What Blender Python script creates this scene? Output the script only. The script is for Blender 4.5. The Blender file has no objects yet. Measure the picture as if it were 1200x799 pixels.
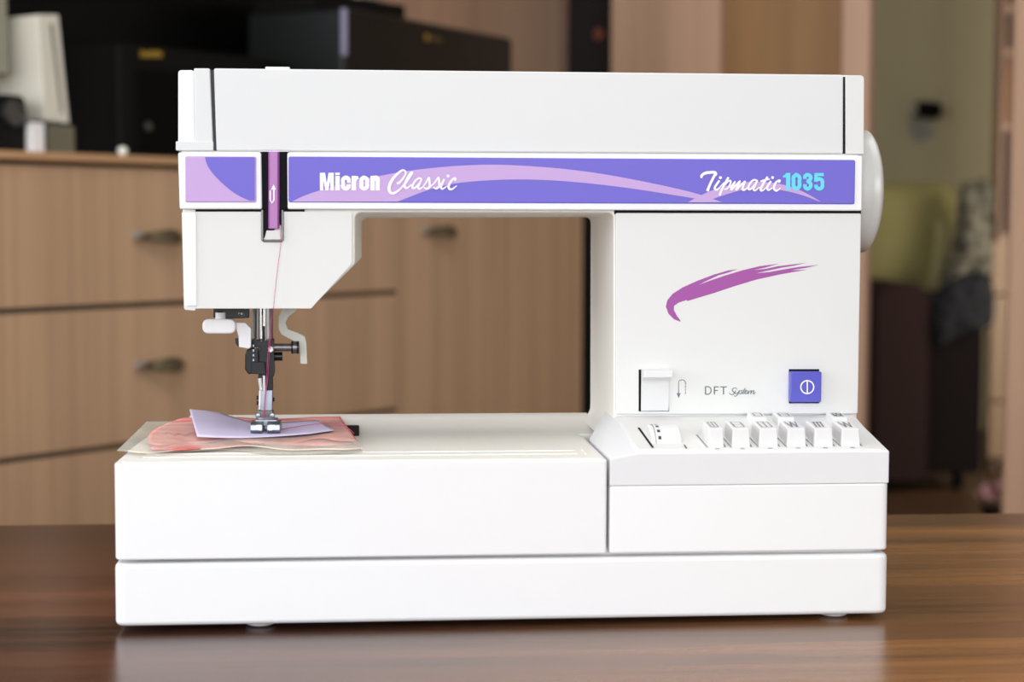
import bpy, bmesh, math, random
from mathutils import Vector, Matrix
from mathutils.geometry import tessellate_polygon
random.seed(4)
C = bpy.context.scene.collection
# ---------------------------------------------------------------- camera
CAM = Vector((0.12416, -0.89024, 0.21127))
YAW, PITCH, ROLL, FPX = -0.08654, -0.07043, 0.00309, 2050.0
_f = Vector((-math.sin(YAW), math.cos(YAW), 0)); _r = Vector((math.cos(YAW), math.sin(YAW), 0)); _u = Vector((0, 0, 1))
_f2 = _f*math.cos(PITCH) + _u*math.sin(PITCH); _u2 = _u*math.cos(PITCH) - _f*math.sin(PITCH)
_r3 = _r*math.cos(ROLL) + _u2*math.sin(ROLL); _u3 = _u2*math.cos(ROLL) - _r*math.sin(ROLL)
cam = bpy.data.cameras.new('camera'); camo = bpy.data.objects.new('camera', cam); C.objects.link(camo)
camo.matrix_world = Matrix(((_r3.x, _u3.x, -_f2.x, CAM.x), (_r3.y, _u3.y, -_f2.y, CAM.y), (_r3.z, _u3.z, -_f2.z, CAM.z), (0, 0, 0, 1)))
cam.sensor_fit = 'HORIZONTAL'; cam.sensor_width = 36.0; cam.lens = FPX/1200*36
cam.clip_start = 0.02; cam.clip_end = 60
cam.dof.use_dof = True; cam.dof.focus_distance = 0.985; cam.dof.aperture_fstop = 7.5
bpy.context.scene.camera = camo
# ---------------------------------------------------------------- light and exposure
sc = bpy.context.scene
sc.view_settings.view_transform = 'Standard'; sc.view_settings.look = 'None'
sc.view_settings.exposure = 0.15; sc.view_settings.gamma = 1.0
w = bpy.data.worlds.new('world'); sc.world = w; w.use_nodes = True
w.node_tree.nodes['Background'].inputs[0].default_value = (0.80, 0.90, 1.0, 1)
w.node_tree.nodes['Background'].inputs[1].default_value = 1.0
def area(name, loc, target, sx, sy, power, col):
    l = bpy.data.lights.new(name, 'AREA'); l.shape = 'RECTANGLE'; l.size = sx; l.size_y = sy; l.energy = power; l.color = col
    o = bpy.data.objects.new(name, l); C.objects.link(o); o.location = loc
    o.rotation_euler = (Vector(target)-Vector(loc)).to_track_quat('-Z', 'Y').to_euler()
    return o
# daylight through the big window behind the camera, and the smaller side one
area('window_daylight', (0.0, -3.87, 0.95), (0.0, 1.0, 0.6), 3.4, 1.6, 84, (0.97, 0.985, 1.0))
area('side_window_daylight', (-2.74, -0.6, 0.85), (0.3, 0.0, 0.15), 2.6, 1.6, 50, (0.98, 0.99, 1.0))
# added overhead fill that lifts the upward-facing surfaces; no fixture is built
area('overhead_fill_light', (0.1, 0.1, 1.80), (0.1, 0.1, 0), 1.3, 1.3, 16, (1.0, 0.97, 0.92))
area('far_room_fill_light', (3.3, 4.5, 0.25), (1.9, 6.6, 0.4), 1.0, 1.3, 15, (1.0, 0.95, 0.86))  # added fill for the far wallpaper; the right wall has no window

# ---------------------------------------------------------------- measuring helpers
def ray(x, y): return _f2 + _r3*((x-600)/FPX) + _u3*((399.5-y)/FPX)
def U(px, py, Y):                       # point on the plane y = Y  -> (x, z)
    v = ray(px, py); q = CAM + v*((Y-CAM.y)/v.y); return (q.x, q.z)
def G(px, py, Z):                       # point on the plane z = Z -> (x, y)
    v = ray(px, py); q = CAM + v*((Z-CAM.z)/v.z); return (q.x, q.y)
def UL(pts, Y): return [U(a, b, Y) for a, b in pts]
FL = -0.75                              # floor level; the table top is z = 0

# ---------------------------------------------------------------- materials
def mat(name, col, rough=0.5, metal=0.0, coat=0.0, spec=0.5, trans=0.0, alpha=1.0, emit=None, es=0.0, sss=0.0):
    m = bpy.data.materials.new(name); m.use_nodes = True; b = m.node_tree.nodes['Principled BSDF']
    b.inputs['Base Color'].default_value = (*col, 1); b.inputs['Roughness'].default_value = rough
    b.inputs['Metallic'].default_value = metal; b.inputs['Coat Weight'].default_value = coat
    b.inputs['Coat Roughness'].default_value = 0.05
    b.inputs['Specular IOR Level'].default_value = spec; b.inputs['Transmission Weight'].default_value = trans
    b.inputs['Alpha'].default_value = alpha
    if emit: b.inputs['Emission Color'].default_value = (*emit, 1); b.inputs['Emission Strength'].default_value = es
    return m
def nd(m, t, **k):
    n = m.node_tree.nodes.new(t)
    for a, v in k.items():
        if a in n.inputs: n.inputs[a].default_value = v
        else: setattr(n, a, v)
    return n
def lk(m, a, b): m.node_tree.links.new(a, b)
def bsdf(m): return m.node_tree.nodes['Principled BSDF']
def bump_noise(m, scale, strength, dist=0.001, detail=2):
    tc = nd(m, 'ShaderNodeTexCoord'); n = nd(m, 'ShaderNodeTexNoise', Scale=scale, Detail=detail)
    b = nd(m, 'ShaderNodeBump', Strength=strength, Distance=dist)
    lk(m, tc.outputs['Object'], n.inputs['Vector']); lk(m, n.outputs['Fac'], b.inputs['Height']); lk(m, b.outputs[0], bsdf(m).inputs['Normal'])
def noise_colour(m, scale, c1, c2, stretch=(1, 1, 1), detail=3, lo=0.35, hi=0.65):
    tc = nd(m, 'ShaderNodeTexCoord'); mp = nd(m, 'ShaderNodeMapping', Scale=stretch); n = nd(m, 'ShaderNodeTexNoise', Scale=scale, Detail=detail)
    cr = nd(m, 'ShaderNodeValToRGB'); cr.color_ramp.elements[0].position = lo; cr.color_ramp.elements[1].position = hi
    cr.color_ramp.elements[0].color = (*c1, 1); cr.color_ramp.elements[1].color = (*c2, 1)
    lk(m, tc.outputs['Object'], mp.inputs[0]); lk(m, mp.outputs[0], n.inputs['Vector']); lk(m, n.outputs['Fac'], cr.inputs[0])
    lk(m, cr.outputs[0], bsdf(m).inputs['Base Color']); return m
def srgb(r, g, b):
    f = lambda c: (c/255/12.92) if c/255 <= 0.04045 else ((c/255+0.055)/1.055)**2.4
    return (f(r), f(g), f(b))
M = {}
M['white'] = mat('white_plastic', (0.90, 0.905, 0.92), 0.42); bump_noise(M['white'], 900, 0.03, 0.0004)
M['key'] = mat('key_plastic', (0.78, 0.78, 0.785), 0.4)
M['panel'] = mat('off_white_panel', (0.74, 0.745, 0.735), 0.45); bump_noise(M['panel'], 900, 0.03, 0.0004)
M['cream'] = mat('cream_plastic', (0.88, 0.87, 0.825), 0.5); bump_noise(M['cream'], 600, 0.05, 0.0004)
M['deck'] = mat('textured_deck_plastic', (0.86, 0.85, 0.80), 0.55); bump_noise(M['deck'], 420, 0.25, 0.0006, 3)
M['lid'] = mat('grey_white_lid', (0.71, 0.72, 0.73), 0.4)
M['greyband'] = mat('grey_band', (0.80, 0.805, 0.825), 0.45)
M['black'] = mat('black_plastic', (0.006, 0.006, 0.007), 0.5, spec=0.15)
M['gap'] = mat('dark_gap', (0.012, 0.012, 0.014), 0.8, spec=0.1); M['seam'] = mat('shadow_seam', (0.07, 0.07, 0.08), 0.8, spec=0.1)
M['violet'] = mat('violet_sticker', srgb(114, 104, 208), 0.4, coat=0.0, spec=0.25)
M['lavender'] = mat('lavender_print', srgb(198, 166, 220), 0.4, coat=0.0, spec=0.25)
M['print'] = mat('white_print', srgb(250, 244, 255), 0.4)
M['turq'] = mat('turquoise_print', srgb(92, 214, 238), 0.4)
M['purple'] = mat('purple_lever_plastic', srgb(164, 92, 168), 0.35, coat=0.2)
M['brush'] = mat('magenta_print', srgb(158, 66, 156), 0.4)
M['greyprint'] = mat('grey_print', srgb(110, 118, 122), 0.6)
M['darkprint'] = mat('dark_print', (0.03, 0.03, 0.035), 0.6)
M['paleprint'] = mat('pale_engraving', (0.93, 0.93, 0.9), 0.5)
M['blue'] = mat('blue_button_plastic', srgb(78, 78, 190), 0.35, coat=0.2)
M['chrome'] = mat('chrome', (0.75, 0.75, 0.77), 0.16, 1.0)
M['steel'] = mat('brushed_steel', (0.30, 0.32, 0.37), 0.4, 1.0)
M['gun'] = mat('dark_steel', (0.16, 0.155, 0.15), 0.35, 0.9)
M['blackmetal'] = mat('blackened_metal', (0.005, 0.005, 0.006), 0.28, 0.0, spec=0.3)
M['softwhite'] = mat('soft_white_plastic', (0.78, 0.78, 0.80), 0.45)
M['putty'] = mat('putty_plastic', srgb(205, 206, 196), 0.5)
M['thread'] = mat('pink_thread', srgb(196, 66, 128), 0.6)
M['palethread'] = mat('pale_thread', srgb(226, 150, 178), 0.6)
M['wheel'] = mat('handwheel_plastic', (0.62, 0.62, 0.60), 0.22)
M['rubber'] = mat('white_rubber_foot', (0.55, 0.56, 0.56), 0.6)
M['glass'] = mat('window_glass', (1, 1, 1), 0.02, trans=1.0)
M['gold'] = mat('gold_mark', srgb(206, 168, 70), 0.3, 0.6)
# chest wood: fine vertical grain
def wood(name, c1, c2, grain=(60, 60, 2.0), scale=1.5, rough=0.45, streak=None):
    m = mat(name, c1, rough)
    tc = nd(m, 'ShaderNodeTexCoord'); mp = nd(m, 'ShaderNodeMapping', Scale=grain)
    n = nd(m, 'ShaderNodeTexNoise', Scale=scale, Detail=5, Roughness=0.6)
    mp2 = nd(m, 'ShaderNodeMapping', Scale=tuple(g*0.13 for g in grain)); n2 = nd(m, 'ShaderNodeTexNoise', Scale=scale, Detail=2, Distortion=0.6)
    a = nd(m, 'ShaderNodeMath', operation='MULTIPLY_ADD'); a.inputs[1].default_value = 0.5
    cr = nd(m, 'ShaderNodeValToRGB'); cr.color_ramp.elements[0].position = 0.58; cr.color_ramp.elements[1].position = 0.95
    cr.color_ramp.elements[0].color = (*c2, 1); cr.color_ramp.elements[1].color = (*c1, 1)
    lk(m, tc.outputs['Object'], mp.inputs[0]); lk(m, mp.outputs[0], n.inputs['Vector'])
    lk(m, tc.outputs['Object'], mp2.inputs[0]); lk(m, mp2.outputs[0], n2.inputs['Vector'])
    lk(m, n.outputs['Fac'], a.inputs[0]); lk(m, n2.outputs['Fac'], a.inputs[2]); lk(m, a.outputs[0], cr.inputs[0])
    lk(m, cr.outputs[0], bsdf(m).inputs['Base Color'])
    b = nd(m, 'ShaderNodeBump', Strength=0.12, Distance=0.0006); lk(m, n.outputs['Fac'], b.inputs['Height']); lk(m, b.outputs[0], bsdf(m).inputs['Normal'])
    return m
M['chest'] = wood('beech_laminate', srgb(206, 170, 136), srgb(188, 153, 121), (190, 190, 3.0))
M['chest_edge'] = wood('beech_edge', srgb(214, 170, 126), srgb(194, 150, 110), (2, 60, 60))
M['wardrobe'] = wood('pale_beech_laminate', srgb(206, 170, 142), srgb(186, 150, 124))
M['wardrobe2'] = wood('pinkish_beech_laminate', srgb(216, 176, 148), srgb(198, 160, 134))
M['caramel'] = wood('caramel_wood_panel', srgb(166, 126, 82), srgb(146, 106, 66))
M['recess'] = mat('dark_joint', srgb(74, 66, 52), 0.8)
M['table'] = wood('walnut_tabletop', srgb(108, 66, 46), srgb(46, 25, 18), (2.2, 62, 62), 1.7, 0.25)
cr = [n for n in M['table'].node_tree.nodes if n.type == 'VALTORGB'][0]
cr.color_ramp.elements[0].position = 0.52; cr.color_ramp.elements[1].position = 1.0
# base colour multiplied from darker red-brown to lighter golden brown along the length
mt = M['table']; tc = nd(mt, 'ShaderNodeTexCoord'); sp = nd(mt, 'ShaderNodeSeparateXYZ'); mr = nd(mt, 'ShaderNodeMapRange')
mr.inputs[1].default_value = -0.10; mr.inputs[2].default_value = 0.24; mx = nd(mt, 'ShaderNodeMixRGB', blend_type='MULTIPLY')
lk(mt, tc.outputs['Object'], sp.inputs[0]); lk(mt, sp.outputs['X'], mr.inputs[0]); lk(mt, mr.outputs[0], mx.inputs[0])
lk(mt, cr.outputs[0], mx.inputs[1]); mx.inputs[2].default_value = (2.4, 2.9, 1.85, 1)
mpp = nd(mt, 'ShaderNodeMapping', Scale=(14, 600, 600)); npo = nd(mt, 'ShaderNodeTexNoise', Scale=1.0, Detail=3); crp = nd(mt, 'ShaderNodeValToRGB')
crp.color_ramp.elements[0].position = 0.54; crp.color_ramp.elements[1].position = 0.70; crp.color_ramp.elements[0].color = (1, 1, 1, 1); crp.color_ramp.elements[1].color = (0.45, 0.42, 0.42, 1)
mx2 = nd(mt, 'ShaderNodeMixRGB', blend_type='MULTIPLY'); mx2.inputs[0].default_value = 0.8
lk(mt, tc.outputs['Object'], mpp.inputs[0]); lk(mt, mpp.outputs[0], npo.inputs['Vector']); lk(mt, npo.outputs['Fac'], crp.inputs[0])
lk(mt, mx.outputs[0], mx2.inputs[1]); lk(mt, crp.outputs[0], mx2.inputs[2]); lk(mt, mx2.outputs[0], bsdf(mt).inputs['Base Color'])
bsdf(mt).inputs['Specular IOR Level'].default_value = 0.5
M['floor'] = wood('dark_floor_wood', srgb(120, 88, 60), srgb(84, 58, 40), (3, 20, 20), 1.2, 0.4)
M['plaster'] = mat('plain_plaster', (0.70, 0.68, 0.63), 0.9); bump_noise(M['plaster'], 60, 0.1)
M['ceiling'] = mat('ceiling_paint', (0.75, 0.74, 0.72), 0.9)

# ---------------------------------------------------------------- mesh helpers
def finish(name, bm, m, parent=None, bevel=0, seg=3, smooth=True, ang=35, loc=(0, 0, 0), kind=None, label=None):
    bmesh.ops.recalc_face_normals(bm, faces=bm.faces)
    me = bpy.data.meshes.new(name); bm.to_mesh(me); bm.free()
    me.materials.append(M[m] if isinstance(m, str) else m)
    for p in me.polygons: p.use_smooth = smooth
    o = bpy.data.objects.new(name, me); C.objects.link(o)
    if parent is not None: o.parent = parent
    o.location = loc
    if bevel:
        b = o.modifiers.new('bevel', 'BEVEL'); b.width = bevel; b.segments = seg; b.limit_method = 'ANGLE'; b.angle_limit = math.radians(ang); b.harden_normals = True
    elif smooth: me.set_sharp_from_angle(angle=math.radians(ang))
    if kind: o['kind'] = kind
    if label: o['label'] = label
    return o
def thing(name, label, cat, loc=(0, 0, 0), rz=0, group=None):
    o = bpy.data.objects.new(name, None); C.objects.link(o); o.location = loc; o.rotation_euler = (0, 0, rz)
    o.empty_display_size = 0.05; o['label'] = label; o['category'] = cat
    if group: o['group'] = group
    return o
def tag(o, label, cat, group=None):
    o['label'] = label; o['category'] = cat
    if group: o['group'] = group
    return o
def bx(bm, x0, x1, y0, y1, z0, z1):
    v = [bm.verts.new(p) for p in [(x0,y0,z0),(x1,y0,z0),(x1,y1,z0),(x0,y1,z0),(x0,y0,z1),(x1,y0,z1),(x1,y1,z1),(x0,y1,z1)]]
    for f in [(0,3,2,1),(4,5,6,7),(0,1,5,4),(1,2,6,5),(2,3,7,6),(3,0,4,7)]: bm.faces.new([v[i] for i in f])
    return v
def box(name, m, parent, x0, x1, y0, y1, z0, z1, bevel=0, **k):
    bm = bmesh.new(); bx(bm, x0, x1, y0, y1, z0, z1); return finish(name, bm, m, parent, bevel, **k)
def loft(bm, la, lb, cap=True):        # two equal loops of 3D points
    a = [bm.verts.new(p) for p in la]; b = [bm.verts.new(p) for p in lb]; n = len(a)
    for i in range(n): bm.faces.new((a[i], a[(i+1) % n], b[(i+1) % n], b[i]))
    if cap: bm.faces.new(a); bm.faces.new(b[::-1])
def prism(bm, loop, y0, y1, back=None):  # loop of (x, z)
    back = back or loop
    loft(bm, [(x, y0, z) for x, z in loop], [(x, y1, z) for x, z in back])
def arc_poly(pts, rad, n=6):            # round each corner of a polygon
    out = []; N = len(pts)
    for i, p in enumerate(pts):
        r = rad[i] if isinstance(rad, (list, tuple)) else rad
        p = Vector(p); a = (Vector(pts[i-1])-p); b = (Vector(pts[(i+1) % N])-p)
        if r <= 0: out.append(tuple(p)); continue
        ang = a.angle(b); t = min(r/math.tan(ang/2), a.length*0.49, b.length*0.49)
        pa = p+a.normalized()*t; pb = p+b.normalized()*t
        for k in range(n+1):
            s = k/n; q = pa*(1-s)**2 + p*2*s*(1-s) + pb*s**2; out.append(tuple(q))
    return out
def rect(x0, z0, x1, z1, r=0, n=5): return arc_poly([(x0, z0), (x1, z0), (x1, z1), (x0, z1)], r, n) if r else [(x0,z0),(x1,z0),(x1,z1),(x0,z1)]
def plate(name, m, parent, pxs, Y, th, rad=0.0, bevel=0.0, back=None, **k):   # outline measured in the photo on the plane y=Y
    loop = arc_poly(UL(pxs, Y), rad) if rad else UL(pxs, Y)
    bm = bmesh.new(); prism(bm, loop, Y, Y+th); return finish(name, bm, m, parent, bevel, **k)
def cyl(bm, p0, p1, r0, r1=None, n=20, cap=True):
    p0, p1 = Vector(p0), Vector(p1); r1 = r0 if r1 is None else r1; d = (p1-p0).normalized()
    a = d.orthogonal().normalized(); b = d.cross(a)
    la = [p0+(a*math.cos(t)+b*math.sin(t))*r0 for t in [2*math.pi*i/n for i in range(n)]]
    lb = [p1+(a*math.cos(t)+b*math.sin(t))*r1 for t in [2*math.pi*i/n for i in range(n)]]
    loft(bm, la, lb, cap)
def lathe(bm, o, axis, prof, n=32):     # prof: (along, radius)
    o = Vector(o); d = Vector(axis).normalized(); a = d.orthogonal().normalized(); b = d.cross(a); rings = []
    for (t, r) in prof:
        if r < 1e-6: rings.append([bm.verts.new(o+d*t)])
        else: rings.append([bm.verts.new(o+d*t+(a*math.cos(2*math.pi*i/n)+b*math.sin(2*math.pi*i/n))*r) for i in range(n)])
    for A, B in zip(rings, rings[1:]):
        for i in range(n):
            j = (i+1) % n
            if len(A) == 1 and len(B) == 1: continue
            if len(A) == 1: bm.faces.new((A[0], B[j], B[i]))
            elif len(B) == 1: bm.faces.new((A[i], A[j], B[0]))
            else: bm.faces.new((A[i], A[j], B[j], B[i]))
def catmull(pts, n=6):
    P = [Vector(p) for p in pts]; out = []
    if len(P) < 3:
        return P
    P = [P[0]*2-P[1]] + P + [P[-1]*2-P[-2]]
    for i in range(1, len(P)-2):
        for k in range(n):
            t = k/n; a, b, c, d = P[i-1:i+3]
            out.append(0.5*((2*b)+(c-a)*t+(2*a-5*b+4*c-d)*t*t+(3*b-a-3*c+d)*t**3))
    out.append(P[-2]); return out
def tube(bm, pts, r, n=8, smooth=6):
    P = catmull(pts, smooth); rings = []
    for i, p in enumerate(P):
        d = (P[min(i+1, len(P)-1)]-P[max(i-1, 0)]).normalized()
        a = d.cross(Vector((0.31, 0.82, 0.48))).normalized(); b = d.cross(a)
        rings.append([bm.verts.new(p+(a*math.cos(2*math.pi*k/n)+b*math.sin(2*math.pi*k/n))*r) for k in range(n)])
    for A, B in zip(rings, rings[1:]):
        for k in range(n): bm.faces.new((A[k], A[(k+1) % n], B[(k+1) % n], B[k]))
    bm.faces.new(rings[0]); bm.faces.new(rings[-1][::-1])
# flat print: ribbons and filled outlines lying on a plane y = Y
def ribbon(bm, pts, wd, Y, smooth=True):
    P = [Vector((p[0], p[1])) for p in pts]
    P = catmull([(p.x, p.y, 0) for p in P], 6) if smooth else [Vector((p.x, p.y, 0)) for p in P]
    n = len(P); L = []
    for i, p in enumerate(P):
        d = (P[min(i+1, n-1)]-P[max(i-1, 0)])
        if d.length < 1e-9: d = Vector((1, 0, 0))
        d.normalize(); q = Vector((-d.y, d.x, 0)); s = i/(n-1)
        if isinstance(wd, (tuple, list)):
            k = s*(len(wd)-1); a = int(min(k, len(wd)-2)); ww = wd[a]+(wd[a+1]-wd[a])*(k-a)
        else: ww = wd
        L.append((p+q*ww/2, p-q*ww/2))
    vs = [(bm.verts.new((a.x, Y-i_*3e-6, a.y)), bm.verts.new((b.x, Y-i_*3e-6, b.y))) for i_, (a, b) in enumerate(L)]
    for (a, b), (c, d) in zip(vs, vs[1:]): bm.faces.new((a, b, d, c))
def fill(bm, pts, Y, f=None):
    f = f or (lambda x, z: (x, Y, z))
    vs = [bm.verts.new(f(x, z)) for x, z in pts]
    for t in tessellate_polygon([[Vector((x, z, 0)) for x, z in pts]]): 
        try: bm.faces.new([vs[i] for i in t])
        except ValueError: pass
class Tracer:                           # strokes given in enlarged-crop units
    def __init__(s, ox, oy, sc_, Y): s.ox, s.oy, s.sc, s.Y = ox, oy, sc_, Y; s.bm = bmesh.new(); s.k = (Y-CAM.y)/FPX/sc_
    def p(s, a): return U(s.ox+a[0]/s.sc, s.oy+a[1]/s.sc, s.Y)
    def line(s, pts, w_, smooth=True):
        ww = [x*s.k for x in w_] if isinstance(w_, (tuple, list)) else w_*s.k
        ribbon(s.bm, [s.p(a) for a in pts], ww, s.Y, smooth)
    def dot(s, c, r, n=12): fill(s.bm, [s.p((c[0]+r*math.cos(2*math.pi*i/n), c[1]+r*math.sin(2*math.pi*i/n))) for i in range(n)], s.Y)
    def poly(s, pts): fill(s.bm, [s.p(a) for a in pts], s.Y)
    def done(s, name, m, parent): return finish(name, s.bm, m, parent, smooth=False)

# ================================================================ THE ROOM
def struct(o): o['kind'] = 'structure'; return o
RX0, RX1, RY0, RY1, RZ1 = -2.8, 3.4, -3.95, 7.1, 1.85
struct(box('floor', 'floor', None, RX0, RX1, RY0, RY1, FL-0.05, FL))
struct(box('ceiling', 'ceiling', None, RX0, RX1, RY0, RY1, RZ1, RZ1+0.05))
bm = bmesh.new()
bx(bm, RX0-0.12, RX0, RY0, -2.0, FL, RZ1); bx(bm, RX0-0.12, RX0, 0.8, RY1, FL, RZ1); bx(bm, RX0-0.12, RX0, -2.0, 0.8, FL, 0.0); bx(bm, RX0-0.12, RX0, -2.0, 0.8, 1.7, RZ1)
struct(finish('wall_left', bm, 'plaster', smooth=False))
bm = bmesh.new()
for a, b in ((-2.0, -1.95), (0.75, 0.8), (-0.63, -0.57)): bx(bm, RX0-0.09, RX0-0.04, a, b, 0.0, 1.7)
for a, b in ((0.0, 0.05), (1.65, 1.7)): bx(bm, RX0-0.09, RX0-0.04, -2.0, 0.8, a, b)
struct(finish('window_2', bm, 'white', bevel=0.004))
struct(box('wall_right', 'plaster', None, RX1, RX1+0.06, RY0, RY1, FL, RZ1))
# window wall behind the camera, with a wide opening
bm = bmesh.new(); wx0, wx1, wz0, wz1 = -1.8, 1.8, 0.1, 1.8
bx(bm, RX0, wx0, RY0-0.12, RY0, FL, RZ1); bx(bm, wx1, RX1, RY0-0.12, RY0, FL, RZ1)
bx(bm, wx0, wx1, RY0-0.12, RY0, FL, wz0); bx(bm, wx0, wx1, RY0-0.12, RY0, wz1, RZ1)
struct(finish('wall_front', bm, 'plaster', smooth=False))
wf = bmesh.new()
for a, b in ((wx0, wx0+0.05), (wx1-0.05, wx1), (-0.38, -0.32)): bx(wf, a, b, RY0-0.09, RY0-0.04, wz0, wz1)
for a, b in ((wz0, wz0+0.05), (wz1-0.05, wz1)): bx(wf, wx0, wx1, RY0-0.09, RY0-0.04, a, b)
win = struct(finish('window_1', wf, 'white', bevel=0.004))
# wallpapered far wall
mw = mat('floral_wallpaper', srgb(180, 170, 140), 0.85); M['wallpaper'] = mw
tc = nd(mw, 'ShaderNodeTexCoord'); v = nd(mw, 'ShaderNodeTexVoronoi', Scale=3.4); n = nd(mw, 'ShaderNodeTexNoise', Scale=9.0, Detail=4)
ad = nd(mw, 'ShaderNodeMath', operation='MULTIPLY_ADD'); ad.inputs[1].default_value = 0.35
cr = nd(mw, 'ShaderNodeValToRGB'); e = cr.color_ramp.elements; e[0].position = 0.36; e[1].position = 0.50
e[0].color = (*srgb(196, 194, 182), 1); e[1].color = (*srgb(246, 232, 188), 1)
lk(mw, tc.outputs['Object'], v.inputs['Vector']); lk(mw, tc.outputs['Object'], n.inputs['Vector']); lk(mw, n.outputs['Fac'], ad.inputs[0]); lk(mw, v.outputs['Distance'], ad.inputs[2])
lk(mw, ad.outputs[0], cr.inputs[0]); lk(mw, cr.outputs[0], bsdf(mw).inputs['Base Color'])
struct(box('wall_back', 'wallpaper', None, RX0, RX1, RY1-0.25, RY1+0.05, FL, RZ1))

# ================================================================ TABLE
tb = thing('table', 'brown wood-grain table carrying the sewing machine', 'table', (0.2, -0.3, FL))
box('tabletop', 'table', tb, -1.15, 1.25, -0.72, 0.6228, 0.722, 0.75, 0.0015)
for x in (-1.1, 1.2):
    for y in (-0.67, 0.57): box('leg', 'table', tb, x-0.03, x+0.03, y-0.03, y+0.03, 0.0, 0.722, 0.002)
box('apron', 'table', tb, -1.07, 1.17, 0.555, 0.575, 0.64, 0.722)
# ================================================================ SEWING MACHINE
sm = thing('sewing_machine', 'white sewing machine with violet label band, standing on the brown table', 'sewing machine', (0, 0, 0))
W = 0.400; XT = 0.25166; YF = 0.0645; YB = 0.168; ZD = 0.0870
def P(name, m, pxs, Y, th, rad=0.0, bevel=0.0005, parent=sm, **k): return plate(name, m, parent, pxs, Y, th, rad, bevel, **k)
# --- base and its feet
bm = bmesh.new(); lo = arc_poly([(-0.0008, 0), (W+0.0012, 0), (W+0.0012, YB+0.012), (-0.0008, YB+0.012)], 0.006)
loft(bm, [(x, y, 0.0032) for x, y in lo], [(x, y, 0.0355) for x, y in lo]); base = finish('base', bm, 'white', sm, 0.0026, seg=4)
bm = bmesh.new(); lo = arc_poly([(0.006, 0.011), (W-0.003, 0.007), (W-0.003, YB+0.008), (0.006, YB+0.008)], 0.006)
loft(bm, [(x, y, 0.034) for x, y in lo], [(x, y, 0.039) for x, y in lo]); finish('base_rim', bm, 'cream', sm)
for x, y in ((G(305, 733, 0.0)[0], 0.014), (G(978, 722, 0.0)[0], 0.014), (0.07, 0.15), (0.36, 0.15)):
    bm = bmesh.new(); lathe(bm, (x, y, 0), (0, 0, 1), [(0, 0), (0, 0.0055), (0.001, 0.0075), (0.0034, 0.008), (0.0034, 0)], 24); finish('rubber_foot', bm, 'rubber', sm)
# --- accessory tray that wraps the free arm
bm = bmesh.new(); lo = arc_poly([(-0.0006, 0), (XT-0.0007, 0), (XT-0.0007, 0.105), (0.002, 0.105)], [0.006, 0.0015, 0, 0], 8)
loft(bm, [(x, y, 0.0373) for x, y in lo], [(x, y, ZD-0.0004) for x, y in lo]); tray = finish('accessory_tray', bm, 'white', sm, 0.0027, seg=4)
bm = bmesh.new(); lo = arc_poly([(0.003, 0.0032), (XT-0.003, 0.0032), (XT-0.003, 0.104), (0.004, 0.104)], [0.006, 0.001, 0, 0])
loft(bm, [(x, y, ZD-0.0008) for x, y in lo], [(x, y, ZD) for x, y in lo]); finish('tray_top', bm, 'deck', tray)
bm = bmesh.new()                        # seam guide lines and ticks
for y in (0.020, 0.033):
    bx(bm, 0.012, XT-0.014, y, y+0.0007, ZD-0.0001, ZD+0.0003)
    for k in range(15): x = 0.018+k*0.016; bx(bm, x, x+0.0008, y-0.0015, y+0.0035, ZD-0.0001, ZD+0.0003)
finish('seam_guide', bm, 'paleprint', tray, smooth=False)
# --- free arm bed behind the tray, with raised rear lip
bm = bmesh.new(); prof = [(0.1055, 0.037), (0.1055, ZD-0.0002), (0.118, ZD), (0.140, ZD+0.001), (0.158, ZD+0.0038), (0.168, ZD+0.0052), (0.172, ZD+0.004), (0.174, ZD-0.002), (0.174, 0.037)]
loft(bm, [(0.022, y, z) for y, z in prof], [(0.262, y, z) for y, z in prof]); arm = finish('free_arm', bm, 'cream', sm, ang=50)
bm = bmesh.new(); x0 = G(262, 500, ZD)[0]; x1 = G(421, 505, ZD)[0]
bx(bm, x0, x1, G(410, 511, ZD)[1], G(410, 493, ZD+0.004)[1], ZD, ZD+0.0015); finish('needle_plate_frame', bm, 'black', arm, 0.0005)
bm = bmesh.new(); bx(bm, x0+0.004, x1-0.012, 0.090, 0.150, ZD, ZD+0.0006); finish('needle_plate', bm, 'steel', arm)
# --- console: lower front, grey band, ramp with keys
zc = U(1039, 528.5, 0)[1]; zg = U(900, 567, 0)[1]; xr = U(747, 529.5, 0)[0]
bm = bmesh.new(); lo = arc_poly([(XT+0.0008, 0), (W+0.0003, 0), (W+0.0003, YB+0.004), (XT+0.0008, YB+0.004)], [0.002, 0.004, 0.004, 0])
loft(bm, [(x, y, 0.0373) for x, y in lo], [(x, y, zg-0.0002) for x, y in lo]); con = finish('console_housing', bm, 'white', sm, 0.0012)
xb, zb_ = U(721.5, 490, YF); zr = U(1004, 486, YF)[1]
bm = bmesh.new()
X0, X1 = XT+0.0008, W+0.0003
v = [bm.verts.new(p) for p in [
 (X0, 0.0003, zg), (X1, 0.0003, zg), (X1, 0.0003, zc), (xr, 0.0003, zc), (X0, 0.0003, ZD),              # 0-4 front outline
 (X0, 0.082, ZD), (xb, YF, zr), (0.3985, YF, zr), (X0, 0.082, zg), (X1, 0.10, zg), (0.3985, 0.10, zr), (xb, 0.10, zr)]]
for f in [(0,1,2,3,4), (4,3,6,5), (3,2,7,6), (1,9,10,7,2), (6,7,10,11), (0,4,5,8), (5,6,11), ]: bm.faces.new([v[i] for i in f])
ramp = finish('console_ramp', bm, 'greyband', sm, 0.0007, ang=15)
def ramp_z(y): return zc + (zr-zc)*max(0, min(1, y/YF))
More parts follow.
